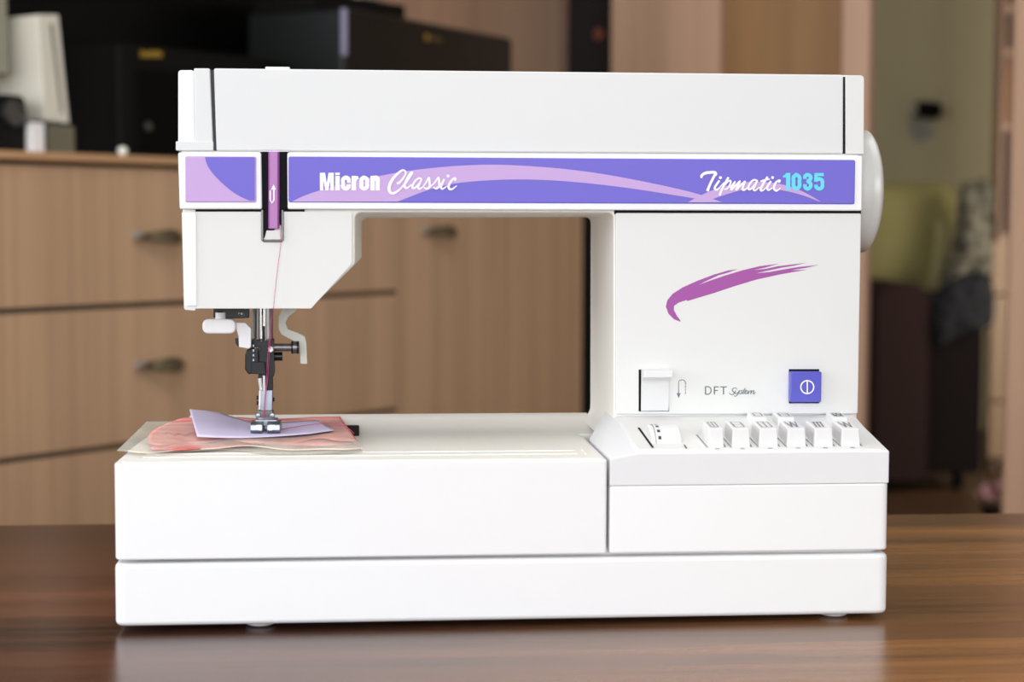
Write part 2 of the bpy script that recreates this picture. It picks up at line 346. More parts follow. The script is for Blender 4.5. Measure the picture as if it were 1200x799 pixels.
def on_ramp(px, py):                    # photo point -> point on the sloping key panel
    n_ = Vector((0, -(zr-zc)/YF, 1)); v_ = ray(px, py); t = ((Vector((0, 0, zc))-CAM).dot(n_))/v_.dot(n_); return CAM+v_*t
bm = bmesh.new()                        # paler top of the ramp panel
q = [on_ramp(*a) for a in ((749, 527), (1034, 526.5), (1003, 490), (725, 492))]
vv = [bm.verts.new(p+Vector((0, 0, 0.0004))) for p in q] + [bm.verts.new(p-Vector((0, 0, 0.001))) for p in q]
for f in [(0,1,2,3), (4,5,6,7), (0,1,5,4), (1,2,6,5), (2,3,7,6), (3,0,4,7)]: bm.faces.new([vv[i] for i in f])
finish('key_panel', bm, 'panel', ramp)
def key(xa, xb_, y0, dep, top_px, icon):
    """one stitch key; xa..xb_ are the face edges"""
    pa = on_ramp(xa, 525 if icon < 6 else 499); x0 = pa.x; x1 = on_ramp(xb_, 525 if icon < 6 else 499).x
    zt = U((xa+xb_)/2, top_px, y0)[1]; zb = ramp_z(y0)-0.001
    bm = bmesh.new(); wd = x1-x0; dx = -0.0
    la = rect(x0, y0, x1, y0+dep); lb = rect(x0+0.0006, y0+0.0006, x1-0.0006, y0+dep-0.0006)
    loft(bm, [(x, y, zb+(y-y0)*0.2) for x, y in la], [(x, y, zt+(y-y0)*0.10) for x, y in lb])
    k = finish('stitch_key', bm, 'key', sm, 0.0006)
    bm = bmesh.new(); zz = lambda y: zt+(y-y0)*0.10+0.00025
    def strip(ax, ay, bx_, by, t=0.0005):
        d = Vector((bx_-ax, by-ay)); d.normalize(); n_ = Vector((-d.y, d.x))*t/2
        f = [(ax+n_.x, ay+n_.y), (bx_+n_.x, by+n_.y), (bx_-n_.x, by-n_.y), (ax-n_.x, ay-n_.y)]
        bm.faces.new([bm.verts.new((a, b, zz(b))) for a, b in f])
    l, r_, f, b = x0+0.0024, x1-0.0024, y0+0.004, y0+dep-0.005
    if icon in (0, 1, 2, 6, 7, 8): strip(l, f, r_, f); strip(l, b, r_, b); strip(l, f, l, b); strip(r_, f, r_, b)
    if icon in (1, 7): strip(l, (f+b)/2, r_, (f+b)/2)
    if icon in (0, 2): strip((l+r_)/2, f, (l+r_)/2, b)
    if icon in (3, 5, 8):
        for q_ in range(4): a = l+(r_-l)*q_/4; strip(a, f if q_ % 2 else b, a+(r_-l)/4, b if q_ % 2 else f, 0.0007)
    if icon == 4:
        for q_ in range(3): a = l+(r_-l)*q_/3; strip(a, f, a+0.001, b, 0.0008); strip(a, b, a+0.002, b, 0.0008)
    if bm.faces: finish('key_symbol', bm, 'greyprint', k, smooth=False)
    else: bm.free()
    # dark slot edge on the left of the key and its number below
    if icon < 6:
        bm = bmesh.new()
        a = (x0-0.0024, y0+0.021); b = (x0-0.0008, y0-0.001)
        bm.faces.new([bm.verts.new((p_, q_, ramp_z(q_)+0.0006)) for p_, q_ in [(a[0], a[1]), (a[0]+0.0007, a[1]), (b[0]+0.0006, b[1]), (b[0], b[1])]])
        bm.faces.new([bm.verts.new((p_, q_, ramp_z(q_)+0.0006)) for p_, q_ in [(x1, y0-0.0005), (x1+0.0008, y0-0.0005), (x1+0.0008, y0+0.006), (x1, y0+0.006)]])
        c = (x0+x1)/2
        bm.faces.new([bm.verts.new((p_, q_, ramp_z(q_)+0.0006)) for p_, q_ in [(c-0.0012, 0.0042), (c+0.0012, 0.0042), (c+0.0012, 0.0052), (c-0.0012, 0.0052)]])
        finish('key_slot', bm, 'greyprint', ramp, smooth=False)
for i, (a, b) in enumerate(((830, 849), (858, 880), (890, 913), (923, 946), (955, 978), (987, 1010))): key(a, b, 0.0078, 0.021, 502.5, i)
for i, (a, b) in enumerate(((880, 899), (910, 931), (974, 994))): key(a, b, 0.042, 0.016, 489.5, 6+i)
# stitch length dial
pA, pB = on_ramp(766, 524), on_ramp(802, 524)
bm = bmesh.new(); lathe(bm, (pA.x, 0.0300, ramp_z(0.03)-0.0125), (1, 0, 0), [(0, 0), (0, 0.0175), (0.0006, 0.0182), (pB.x-pA.x-0.0006, 0.0182), (pB.x-pA.x, 0.0175), (pB.x-pA.x, 0)], 56)
dial = finish('stitch_length_dial', bm, 'key', sm, ang=25)
bm = bmesh.new(); lathe(bm, (pA.x+0.0022, 0.0300, ramp_z(0.03)-0.0125), (1, 0, 0), [(0, 0.0179), (0, 0.0184), (0.0002, 0.0184), (0.0002, 0.0179)], 56); finish('dial_groove', bm, 'gap', dial)
bm = bmesh.new()
for k in range(9):
    t = math.radians(-80+k*16)
    for s_ in range(1):
        c0 = Vector((pA.x+0.0045, 0.03-0.01835*math.cos(t+1.0), ramp_z(0.03)-0.0125+0.01835*math.sin(t+1.0))); c1 = Vector((pA.x+0.0045, 0.03-0.01835*math.cos(t+1.12), ramp_z(0.03)-0.0125+0.01835*math.sin(t+1.12)))
        d = Vector((0.0008, 0, 0)); bm.faces.new([bm.verts.new(x) for x in (c0-d, c0+d, c1+d, c1-d)])
finish('dial_marks', bm, 'darkprint', dial, smooth=False)
bm = bmesh.new(); z = lambda y: ramp_z(y)+0.0006
for L in ([(pA.x-0.0035, 0.042), (pA.x-0.0022, 0.042), (pA.x-0.0001, 0.007), (pA.x-0.0014, 0.007)], [(pB.x+0.0001, 0.0055), (pB.x+0.0009, 0.0055), (pB.x+0.0006, 0.012), (pB.x+0.0001, 0.012)]):
    bm.faces.new([bm.verts.new((x, y, z(y))) for x, y in L])
finish('dial_slot', bm, 'gap', ramp, smooth=False)
# --- rear C-shaped body: front outline wider than the back outline of the opening
YR = YF+0.002
fr = [(216, 361), (364, 361), (416, 309), (416, 249), (719, 249), (719, 497), (703, 513.5), (1004, 513.5), (1007.5, 88), (211, 84)]
# same corners on the back plane
bk = [(226, 352), (372, 352), (424, 302), (424, 255.5), (692, 254.5), (691.5, 482), (681, 491.5), (966, 491), (966, 104), (232, 100)]
rf = [0.003, 0.002, 0.004, 0.004, 0.004, 0.012, 0.0, 0.003, 0.004, 0.004]
lf = arc_poly(UL(fr, YR), rf, 6); lb = arc_poly(UL(bk, YB), rf, 6)
# seat the pillar on the deck
for L in (lf, lb):
    for i, (x, z_) in enumerate(L):
        if z_ < ZD+0.006 and x < 0.27 and x > 0.2: L[i] = (x, max(z_, ZD-0.0002))
bm = bmesh.new(); prism(bm, lf, YR, YB, lb); body = finish('body_shell', bm, 'cream', sm, 0.0012, ang=40)
# --- front panels
P('column_panel', 'panel', [(721.5, 249.5), (1009.5, 250), (1005.5, 485), (721.5, 485.5)], YF-0.0005, 0.012, 0.0012, 0.0007)
head = P('head_cover', 'panel', [(215.5, 361), (217, 363), (229, 364), (229, 361.5), (364.5, 361.5), (412.5, 309), (412.5, 248), (213, 248)], YF-0.0005, 0.012, [0.001, 0.0005, 0.0003, 0.0003, 0.001, 0.004, 0.001, 0.001], 0.0009)
P('head_edge_strip', 'white', [(213, 248.5), (230.5, 248.5), (231, 359), (217.5, 359)], YF-0.0015, 0.003, 0.0, 0.0009, head)
# label band in two pieces either side of the take-up lever slot
YBd = YF-0.0025
band_l = P('label_band', 'white', [(208.5, 178.5), (306, 178.8), (307, 245), (210.5, 245)], YBd, 0.05, 0.0012, 0.0012)
band_r = P('label_band', 'white', [(336.5, 178.8), (1011.2, 182.5), (1010.3, 247), (337, 245)], YBd, 0.05, 0.0012, 0.0012)
YS = YBd-0.0010
st_l = P('sticker', 'lavender', [(216.6, 182.7), (300.3, 183.2), (300.3, 237), (217, 237)], YS, 0.0014, 0.0012, 0.0010, band_l)
def shape(name, m, pts, Y, parent, rad=0):
    bm = bmesh.new(); fill(bm, UL(pts, Y), Y); return finish(name, bm, m, parent, smooth=False)
def c4(a): return [(210+x/6.147, 170+y/6.147) for x, y in a]
cv = catmull([(x, y, 0) for x, y in c4([(185, 86), (205, 150), (260, 225), (350, 310), (430, 365), (508, 401)])], 4)
shape('violet_print', 'violet', [(p.x, p.y) for p in cv]+c4([(540, 400), (545, 390), (545, 94), (538, 86)]), YS-0.00012, st_l)
st_r = P('sticker', 'violet', [(338, 183.2), (1002.6, 187.3), (1001.8, 239.3), (338, 237)], YS, 0.0014, 0.0012, 0.0008, band_r)
def cmp(pts, n=5): return [(p.x, p.y) for p in catmull([(x, y, 0) for x, y in pts], n)]
top = cmp([(342, 236.2), (356, 229.5), (373, 223.7), (410, 213.5), (448, 205.5), (480, 200), (513, 196.2), (545, 193.8), (586, 193), (645, 196.4), (698, 202.6), (751, 212), (800, 222.6), (822, 228.6), (846, 236.8)])
bot = cmp([(826, 237), (814, 232.6), (786, 228), (751, 222.4), (698, 215.6), (645, 211.2), (593, 210.4), (540, 214), (505, 221.5), (466, 236.2)])
shape('lavender_swoosh', 'lavender', top+bot, YS-0.00012, st_r)
top = cmp([(806, 237), (822, 228.5), (840, 221.2), (866, 214.6), (890, 213), (918, 216.4), (940, 224), (962, 236.2)])
bot = cmp([(960, 236), (940, 228.6), (920, 223.6), (900, 221.4), (884, 221.2), (866, 223.4), (838, 232.2), (828, 237)])
shape('lavender_swoosh', 'lavender', top+bot, YS-0.00018, st_r)
YT = YS-0.00026
# lettering: Micron
t = Tracer(370, 190, 13.333, YT); H = 440
t.poly([(65, 165), (145, 165), (172, 330), (200, 165), (282, 165), (282, H), (228, H), (228, 280), (196, H), (150, H), (118, 280), (118, H), (65, H)])
t.poly([(305, 214), (376, 214), (376, H), (305, H)]); t.poly([(305, 163), (376, 163), (376, 200), (305, 200)])
t.line([(513, 318), (513, 265), (472, 240), (428, 268), (428, 326), (428, 385), (472, 413), (513, 385), (513, 350)], 62)
t.poly([(560, 214), (630, 214), (630, H), (560, H)]); t.line([(612, 285), (628, 252), (668, 240)], 54)
t.line([(757, 240), (714, 268), (714, 326), (714, 385), (757, 413), (802, 385), (802, 326), (802, 268), (757, 240), (735, 248)], 60)
t.poly([(855, 214), (922, 214), (922, H), (855, H)]); t.line([(905, 270), (935, 238), (968, 262), (968, 330), (968, H)], 62)
t.done('maker_lettering', 'print', st_r)
# Classic, brush script
t = Tracer(450, 190, 13.333, YT-0.00004)
t.line([(200, 330), (235, 322), (300, 250), (340, 170), (318, 130), (270, 135), (185, 205), (110, 305), (80, 395), (90, 460), (135, 488), (200, 460), (270, 400), (330, 320)], (34, 30, 26, 24, 28, 34, 44, 48, 46, 40, 34, 24, 16))
t.line([(300, 390), (370, 290), (430, 195), (445, 160), (420, 165), (365, 250), (325, 345), (330, 395), (365, 400), (430, 350)], (14, 20, 24, 24, 30, 34, 34, 28, 18))
t.line([(585, 262), (545, 250), (490, 290), (445, 365), (450, 405), (490, 395), (550, 330), (588, 265), (550, 345), (530, 395), (555, 418), (610, 385)], (26, 26, 30, 32, 28, 22, 24, 34, 30, 16))
t.line([(600, 395), (660, 310), (702, 240), (712, 320), (712, 380), (670, 415), (620, 395)], (14, 24, 30, 34, 30, 22))
t.line([(700, 405), (790, 320), (850, 240), (862, 320), (862, 375), (820, 412), (770, 395)], (14, 24, 30, 34, 30, 22))
t.line([(850, 385), (905, 320), (940, 265), (905, 340), (890, 390), (915, 418), (985, 370)], (12, 20, 32, 34, 30, 14)); t.dot((1000, 216), 22)
t.line([(1100, 290), (1120, 262), (1095, 250), (1045, 300), (1010, 370), (1020, 415), (1065, 420), (1140, 365)], (30, 26, 30, 36, 36, 30, 12))
t.done('series_lettering', 'print', st_r)
# Tipmatic, brush script
t = Tracer(815, 190, 13.333, YT)
t.line([(92, 248), (98, 208), (150, 172), (230, 160), (300, 158), (322, 185), (312, 212)], (34, 42, 46, 44, 36, 30))
t.line([(312, 175), (265, 270), (225, 350), (185, 452)], (40, 42, 40, 46))
t.line([(375, 285), (325, 355), (300, 405), (325, 432), (375, 400), (440, 320)], (34, 36, 34, 26, 14)); t.dot((390, 242), 24)
t.line([(518, 235), (460, 330), (415, 420), (375, 520)], (34, 36, 34, 34))
t.line([(450, 370), (510, 300), (548, 292), (540, 350), (490, 415), (445, 420)], (20, 26, 30, 26, 22))
t.line([(540, 400), (620, 300), (575, 380), (560, 430), (630, 360), (695, 295), (655, 380), (635, 432), (710, 355), (775, 300), (745, 370), (735, 425), (770, 430), (830, 385)], (20, 30, 34, 26, 30, 34, 26, 32, 34, 14))
t.line([(960, 290), (925, 275), (870, 305), (825, 385), (835, 425), (880, 405), (950, 320), (965, 285), (930, 360), (905, 420), (935, 440), (1000, 390)], (28, 28, 32, 32, 26, 28, 34, 30, 14))
t.line([(1128, 228), (1075, 310), (1030, 390), (1015, 435), (1050, 440), (1110, 395)], (34, 36, 36, 30, 14)); t.line([(1015, 300), (1080, 282), (1165, 262)], (26, 34, 16))
t.line([(1180, 295), (1140, 355), (1118, 405), (1145, 435), (1200, 400)], (34, 36, 32, 14)); t.dot((1205, 240), 23)
t.line([(1325-25, 320), (1430-110, 290), (1300, 285), (1255, 320), (1225, 390), (1240, 435), (1280, 440), (1330, 400)], (28, 28, 30, 36, 36, 30, 14))
t.done('model_lettering', 'print', st_r)
# 1035
t = Tracer(890, 190, 13.333, YT-0.00004)
t.poly([(415, 168), (482, 168), (482, 440), (415, 440), (415, 240), (368, 238), (368, 212), (400, 195)])
t.line([(578, 198), (533, 235), (533, 305), (533, 375), (578, 414), (623, 375), (623, 305), (623, 235), (578, 198), (555, 206)], 62)
t.line([(712, 262), (712, 220), (752, 196), (795, 222), (795, 265), (758, 298), (795, 330), (795, 385), (752, 416), (712, 390), (712, 345)], 60)
t.poly([(858, 170), (1004, 170), (1004, 218), (912, 218), (908, 305), (852, 305)])
t.line([(880, 288), (930, 262), (978, 285), (982, 340), (978, 392), (932, 416), (885, 390), (882, 352)], 60)
t.done('model_number', 'turq', st_r)
# --- lids above the band
lid = P('top_lid', 'lid', [(250.5, 80), (988.5, 87.5), (988.2, 180.2), (253.5, 176.6)], YF-0.0005, YB-YF, 0.0012, 0.0012)
x0, z0 = U(316, 79.5, YF+0.03); x1 = U(344, 79.5, YF+0.03)[0]; zt = U(330, 79.6, YF)[1]
bm = bmesh.new(); bx(bm, x0-0.001, x1-0.001, YF+0.004, YF+0.016, zt-0.003, U(330, 78.3, YF+0.004)[1]); finish('lid_catch', bm, 'lid', lid, 0.0005)
endc = P('end_cover', 'lid', [(227, 80), (246, 80), (250, 176), (229, 176)], YF-0.0005, YB-YF-0.003, 0.001, 0.0012)
P('end_cover_edge', 'white', [(208.5, 82), (227.5, 82), (229.5, 176), (208.5, 176)], YF+0.0006, YB-YF-0.006, [0.002, 0.0, 0.0, 0.0], 0.0016, endc)
P('end_cover_flange', 'lid', [(206, 165.5), (250, 165.5), (250, 176.3), (206, 176.3)], YF-0.0009, 0.05, 0.0006, 0.0006, endc)
P('right_cap', 'panel', [(991, 88), (1012.8, 88.3), (1012.3, 180.6), (991.2, 180.2)], YF-0.0005, YB-YF, [0.001, 0.0025, 0.0005, 0.0005], 0.0010)
# --- handwheel on the right
cx = U(1011, 222, YF)[0]; cz = 0.5*(U(1013, 152, 0.105)[1]+U(1013, 296, 0.105)[1]); R = 0.5*(U(1013, 152, 0.105)[1]-U(1013, 296, 0.105)[1])
bm = bmesh.new(); xw = U(1012, 222, 0.105)[0]; de = 0.0075
prof = [(cx-xw-0.006, R*0.80), (-0.003, R*0.95)] + [(de*math.sin(a*math.pi/2), R*math.cos(a*math.pi/2) if a < 1 else 0) for a in [k/12 for k in range(0, 13)]]
lathe(bm, (xw-0.001, 0.105, cz), (1, 0, 0), prof, 64); hw = finish('handwheel', bm, 'wheel', sm, ang=60)
bm = bmesh.new(); cyl(bm, (cx-0.012, 0.105, cz), (xw+0.001, 0.105, cz), R*0.55, n=40); finish('wheel_hub', bm, 'cream', hw)
P('lid_seam_shade', 'seam', [(246, 82), (252, 82), (254.5, 176.5), (249.5, 176.5)], YF+0.0012, 0.004, 0, 0)  # dark plates painted in for the shade between lids and covers
P('lid_seam_shade', 'gap', [(987.5, 90), (992, 90), (992, 180), (987.5, 180)], YF+0.0012, 0.004, 0, 0)
P('column_seam_shade', 'gap', [(720, 245), (1009, 246), (1009, 251), (720, 251)], YF+0.0012, 0.004, 0, 0)  # dark strip standing in for the shade under the band
# --- take-up lever and slot
P('lever_slot', 'gap', [(305, 178), (338, 178), (338, 246), (305, 246)], YF+0.0012, 0.003, 0, 0)
P('lever_slot_lip', 'white', [(305, 176.6), (338, 176.8), (338, 177.6), (305, 177.6)], YF, 0.01, 0, 0)
lv = bmesh.new(); YL = YF-0.003
sec = lambda py, Y: [(U(a, py, YL)[0], y, U(314, py, YL)[1]) for a, y in ((313.6, YL+0.006), (314.2, YL+0.0012), (316, YL), (325.2, YL), (327, YL+0.0012), (327.6, YL+0.006))]
loft(lv, sec(177.5, YL), sec(268, YL)); lever = finish('take_up_lever', lv, 'purple', sm, 0.0003)
t = Tracer(210, 170, 6.147, YL-0.0001)
t.line([(655, 325), (655, 395), (668, 416), (682, 395), (682, 315)], 9, False); t.poly([(663, 320), (697, 320), (680, 283)]); t.done('arrow_symbol', 'print', lever)
fr_ = arc_poly([(307.5, 246), (307.5, 282), (331, 282), (331, 246)], [0, 3.2, 3.2, 0], 4)
bm = bmesh.new(); pts = [(*[U(a, b, YF-0.0008)][0], ) for a, b in fr_]; tube(bm, [(x, YF-0.0012, z_) for x, z_ in pts], 0.00075, 8, 2); finish('lever_guide', bm, 'gun', sm)
P('guide_well', 'gap', [(308, 246), (331, 246), (331, 262), (308, 280)], YF-0.0007, 0.0008, 0, 0)
P('guide_well_floor', 'panel', [(312.5, 270), (330, 270), (330, 280.5), (309.5, 280.5)], YF-0.0009, 0.0009, 0, 0)
P('head_seam_shade', 'gap', [(229, 245.2), (357, 245.2), (357, 248.2), (229, 248.2)], YF+0.0012, 0.004, 0, 0)  # shade between band and head cover, put in as a dark strip
# --- print on the column: brush stroke, words, icon
YC = YF-0.0006
b = [(165,522),(120,505),(80,465),(62,415),(72,370),(110,325),(180,280),(280,235),(400,190),(500,161),(570,151),(500,176),(430,196),(340,238),(295,262),(380,230),(480,196),(600,160),(720,131),(860,113),(760,141),(680,158),(760,150),(850,131),(1050,107),(960,128),(880,141),(800,158),(700,180),(790,172),(900,152),(1000,136),(1140,122),(1050,142),(940,160),(1055,156),(960,172),(860,190),(700,225),(550,270),(400,320),(280,356),(215,376),(205,370),(150,388),(120,410),(118,440),(140,480),(162,510)]
b2 = []
for i, p_ in enumerate(b): b2.append((770+p_[0]/6, 290+p_[1]/6))
shape('brush_stroke_emblem', 'brush', b2, YC, sm)
t = Tracer(730, 415, 7.059, YC)
t.line([(683, 266), (683, 333)], 11, False); t.line([(683, 269), (708, 269), (727, 285), (727, 313), (708, 330), (683, 330)], 9)
t.line([(757, 266), (757, 333)], 11, False); t.line([(757, 270), (793, 270)], 9, False); t.line([(757, 300), (786, 300)], 9, False)
t.line([(803, 270), (860, 270)], 9, False); t.line([(832, 266), (832, 333)], 11, False)
t.line([(943, 292), (935, 279), (908, 285), (908, 305), (922, 318), (908, 333), (884, 330), (880, 318)], (4, 6, 8, 9, 8, 6, 4))
t.line([(932, 300), (928, 320), (945, 324), (962, 300), (950, 330), (930, 348), (918, 340)], (6, 8, 5, 8, 7, 4))
t.line([(955, 325), (978, 298), (984, 315), (975, 328), (962, 324)], (4, 6, 8, 5)); t.line([(1012, 278), (998, 308), (992, 325), (1010, 322)], (6, 8, 8, 4)); t.line([(988, 298), (1018, 296)], 5, False)
t.line([(1008, 315), (1028, 306), (1024, 298), (1010, 308), (1010, 324), (1028, 322), (1040, 304)], (4, 5, 8, 8, 5)); 
t.line([(1040, 302), (1034, 328), (1050, 306), (1062, 300), (1056, 328), (1070, 306), (1084, 300), (1078, 324), (1084, 328), (1098, 312)], (7, 7, 5, 8, 7, 5, 8, 7, 4))
t.done('feature_lettering', 'greyprint', sm)
t = Tracer(730, 415, 7.059, YC)
t.line([(461, 330), (461, 235), (475, 215), (500, 214), (517, 232), (517, 252)], 6)
for a in (258, 284, 310): t.line([(517, a), (517, a+20)], 6, False)
t.poly([(443, 322), (478, 322), (461, 364)]); t.done('reverse_symbol', 'greyprint', sm)
# --- reverse lever
P('reverse_recess', 'gap', [(748.5, 433), (784, 433), (784, 482), (748.5, 482)], YF-0.0007, 0.0006, 0, 0)
xl0, xl1 = U(751, 460, YF)[0], U(781, 460, YF)[0]; zA = U(760, 481.5, YF)[1]; zB = U(760, 444, YF)[1]; zT = U(760, 433, YF)[1]
prof = [(YF-0.0008, zA), (YF-0.0016, zA+0.004), (YF-0.0018, zB-0.003), (YF-0.004, zB), (YF-0.010, zB+0.0018), (YF-0.0125, zB+0.002), (YF-0.0125, zT), (YF-0.011, zT+0.0004), (YF-0.0004, zT+0.0008), (YF-0.0002, zA)]
bm = bmesh.new(); loft(bm, [(xl0, y, z_) for y, z_ in prof], [(xl1+0.0012, y, z_) for y, z_ in prof]); finish('reverse_lever', bm, 'key', sm, 0.0004, ang=40)
# --- power button
P('button_recess', 'gap', [(924.5, 432.5), (960, 432.5), (960, 472.5), (924.5, 472.5)], YF-0.0007, 0.0006, 0, 0)
YP = YF-0.0055
bm = bmesh.new(); xa, za = U(926.5, 471.5, YP); xb2, zb2 = U(963, 435.5, YP)
prism(bm, rect(xa, za, xb2, zb2, 0.0006, 2), YP, YF-0.0003); pb = finish('power_button', bm, 'blue', sm, 0.0005)
t = Tracer(946, 453.5, 1, YP-0.0001); R0 = 7.6
t.line([(R0*math.cos(a), R0*math.sin(a)) for a in [k*math.pi/12 for k in range(25)]], 1.5, False); t.line([(0, -6.6), (0, 6.6)], 1.5, False); t.done('power_symbol', 'print', pb)

# --- needle and presser group: Y about the needle plane
YN = 0.115
def NP(name, m, pxs, Y, th, rad=0.0, bevel=0.0004, parent=sm, **k): return plate(name, m, parent, pxs, Y-th/2, th, rad, bevel, **k)
def rod(name, m, pa, pb_, r, Y=YN, parent=sm, n=20, r1=None):
    a = U(*pa, Y); b_ = U(*pb_, Y); bm = bmesh.new(); k = (Y-CAM.y)/FPX
    cyl(bm, (a[0], Y, a[1]), (b_[0], Y, b_[1]), r*k, (r1 or r)*k, n); return finish(name, bm, m, parent)
br = NP('threader_bracket', 'blackmetal', [(250, 355), (292, 355), (292, 372.5), (266, 373.5), (250, 372)], 0.100, 0.004, 0.0006)
for x, y in ((283, 367.5), (257.5, 368)):
    a = U(x, y, 0.0975); bm = bmesh.new(); lathe(bm, (a[0], 0.098, a[1]), (0, -1, 0), [(0, 0), (0, 0.0018), (0.0008, 0.0018), (0.0012, 0.0012), (0.0006, 0.0007), (0.0006, 0)], 18); finish('screw', bm, 'gun' if x > 270 else 'blackmetal', br)
rod('threader_stem', 'softwhite', (258.5, 366), (258.5, 380), 6.2, 0.099)
NP('threader_lever', 'softwhite', [(237, 374), (276, 374), (276, 391), (237, 391)], 0.096, 0.006, 0.0037, 0.0012)
gd = NP('threader_guard', 'softwhite', [(276, 378), (287, 378), (294, 385), (294, 406), (292, 408.5), (280, 406.5), (279.5, 394), (277, 386)], 0.100, 0.004, 0.0005)
NP('guard_hook', 'blackmetal', [(275.5, 396.5), (279, 396.5), (281, 406), (278.5, 406), (276, 402)], 0.101, 0.002, 0, 0, gd)
rod('presser_bar', 'gun', (298, 350), (298, 402), 3.0, 0.128)
rod('presser_bar_edge', 'steel', (302, 350), (302, 402), 0.9, 0.124)
rod('needle_bar', 'chrome', (310, 350), (310, 402), 6.2, YN)
rod('bar_sleeve', 'gun', (317, 350), (317, 402), 3.0, YN+0.004)
rod('thread_guide_post', 'blackmetal', (309, 382), (309, 400), 1.6, YN-0.004)
cb = NP('needle_clamp', 'blackmetal', [(294.5, 397), (303, 400), (320.5, 398), (321, 420), (321.5, 437), (319, 440), (305, 440), (294.5, 430)], YN, 0.012, 0.0008, 0.0008)
NP('clamp_shoulder', 'blackmetal', [(288.5, 411), (294, 408), (303, 408), (304, 437), (291, 438.5), (287, 433), (287, 416)], YN-0.003, 0.012, 0.001, 0.0012, cb)
NP('clamp_arm', 'blackmetal', [(294, 424), (310, 424), (312, 439), (295, 438)], YN-0.0078, 0.004, 0.0006, 0.0006, cb)
a = U(301.5, 408.5, YN-0.0085); bm = bmesh.new(); lathe(bm, (a[0], YN-0.0065, a[1]), (0, -1, 0), [(0, 0), (0, 0.0016), (0.002, 0.0016), (0.0024, 0.001), (0.0014, 0.0006), (0.0014, 0)], 16); finish('clamp_bolt', bm, 'gun', cb)
for k in range(4):
    a = U(297, 405+k*5.6, YN-0.0095); bm = bmesh.new(); bx(bm, a[0]-0.0004, a[0]+0.0004, YN-0.0098, YN-0.0088, a[1]-0.0006, a[1]+0.0006); finish('clamp_notch', bm, 'steel', cb)
a = U(317, 409.5, YN-0.0085); bm = bmesh.new(); lathe(bm, (a[0], YN-0.005, a[1]), (0, -1, 0), [(0, 0), (0, 0.0021), (0.003, 0.0021), (0.0036, 0.0016), (0.0036, 0.0009), (0.0028, 0.0009), (0.0028, 0)], 6); finish('clamp_nut', bm, 'chrome', cb)
s1 = rod('needle_clamp_screw', 'gun', (319, 407), (343, 407), 4.6, YN-0.002)
rod('screw_head', 'gun', (342, 407), (350, 407), 7.2, YN-0.002, s1); rod('screw_rim', 'blackmetal', (341.5, 407), (343.5, 407), 7.6, YN-0.002, s1); rod('screw_rim', 'blackmetal', (348, 407), (350.5, 407), 7.4, YN-0.002, s1)
rod('lower_screw', 'blackmetal', (319, 417.5), (331, 417.5), 5.2, YN+0.002); 
hd = NP('foot_holder', 'blackmetal', [(303, 436), (321.5, 430), (321, 440), (319.5, 442), (319.5, 457.5), (308, 457.5), (302, 444)], YN+0.003, 0.007, 0.0006, 0.0006)
rod('holder_shaft', 'chrome', (304.5, 443), (306.5, 458), 2.6, YN, hd)
sh = NP('foot_shank', 'steel', [(303, 457), (319.5, 457), (319, 481.5), (302.5, 481.5)], YN, 0.007, 0.0006, 0.0008)
NP('shank_edge', 'chrome', [(303.5, 457.5), (306, 457.5), (305.5, 480.5), (303, 480.5)], YN-0.004, 0.0016, 0, 0.0003, sh)
for x, y in ((302.5, 466), (302.5, 472), (320, 468)): a = U(x, y, YN); bm = bmesh.new(); lathe(bm, (a[0]-0.0008, YN, a[1]), (1, 0, 0), [(0, 0), (0, 0.0012), (0.0016, 0.0012), (0.0016, 0)], 14); finish('shank_pin', bm, 'blackmetal', sh)
an = NP('foot_ankle', 'gun', [(302, 481), (320, 481), (321.5, 493), (300.5, 493)], YN, 0.008, 0.001, 0.0008)
for x in (302.5, 319): a = U(x, 487, YN-0.004); bm = bmesh.new(); lathe(bm, (a[0], YN-0.004, a[1]), (0, -1, 0), [(0, 0), (0, 0.0016), (0.001, 0.0014), (0.0014, 0)], 14); finish('ankle_rivet', bm, 'steel', an)
# presser foot: two toes on a plate, lying on the paper
ZF = ZD+0.0064
xa, ya = G(293.5, 508, ZF); xb3, _ = G(328.5, 508, ZF); xm = G(310.5, 508, ZF)[0]; yf0 = ya
bm = bmesh.new()
for (p_, q_) in ((xa, xm-0.0011), (xm+0.0011, xb3)):
    prof = [(yf0, ZF+0.0002), (yf0-0.0022, ZF+0.0018), (yf0-0.0018, ZF+0.0050), (yf0+0.003, ZF+0.0060), (yf0+0.016, ZF+0.0056), (yf0+0.020, ZF+0.003), (yf0+0.020, ZF), (yf0+0.002, ZF)]
    loft(bm, [(p_, y, z_) for y, z_ in prof], [(q_, y, z_) for y, z_ in prof])
bx(bm, xa+0.002, xb3-0.002, yf0+0.008, yf0+0.019, ZF+0.003, ZF+0.0066)
pf = finish('presser_foot', bm, 'steel', sm, 0.0005)
for x, y, w_, h_ in ((303, 498.5, 6, 1.4), (318.5, 498.5, 6, 1.4), (304.5, 503.5, 3.4, 1.6), (317, 503.5, 3.4, 1.6)):
    a = U(x, y, yf0-0.0024); k = 0.00049; bm = bmesh.new(); bx(bm, a[0]-w_/2*k, a[0]+w_/2*k, yf0-0.0024, yf0+0.001, a[1]-h_/2*k, a[1]+h_/2*k); finish('foot_guide_mark', bm, 'chrome', pf)
# needle
bm = bmesh.new(); a = U(308.5, 402, YN-0.006); b_ = U(310.5, 503, YN-0.003)
cyl(bm, (a[0], YN-0.004, a[1]), (b_[0]*0.5+a[0]*0.5, YN-0.003, (a[1]*0.55+b_[1]*0.45)), 0.0009, 0.0008, 12); cyl(bm, (b_[0]*0.5+a[0]*0.5, YN-0.003, a[1]*0.55+b_[1]*0.45), (b_[0], YN-0.002, b_[1]), 0.0008, 0.00035, 12)
finish('needle', bm, 'chrome', sm)
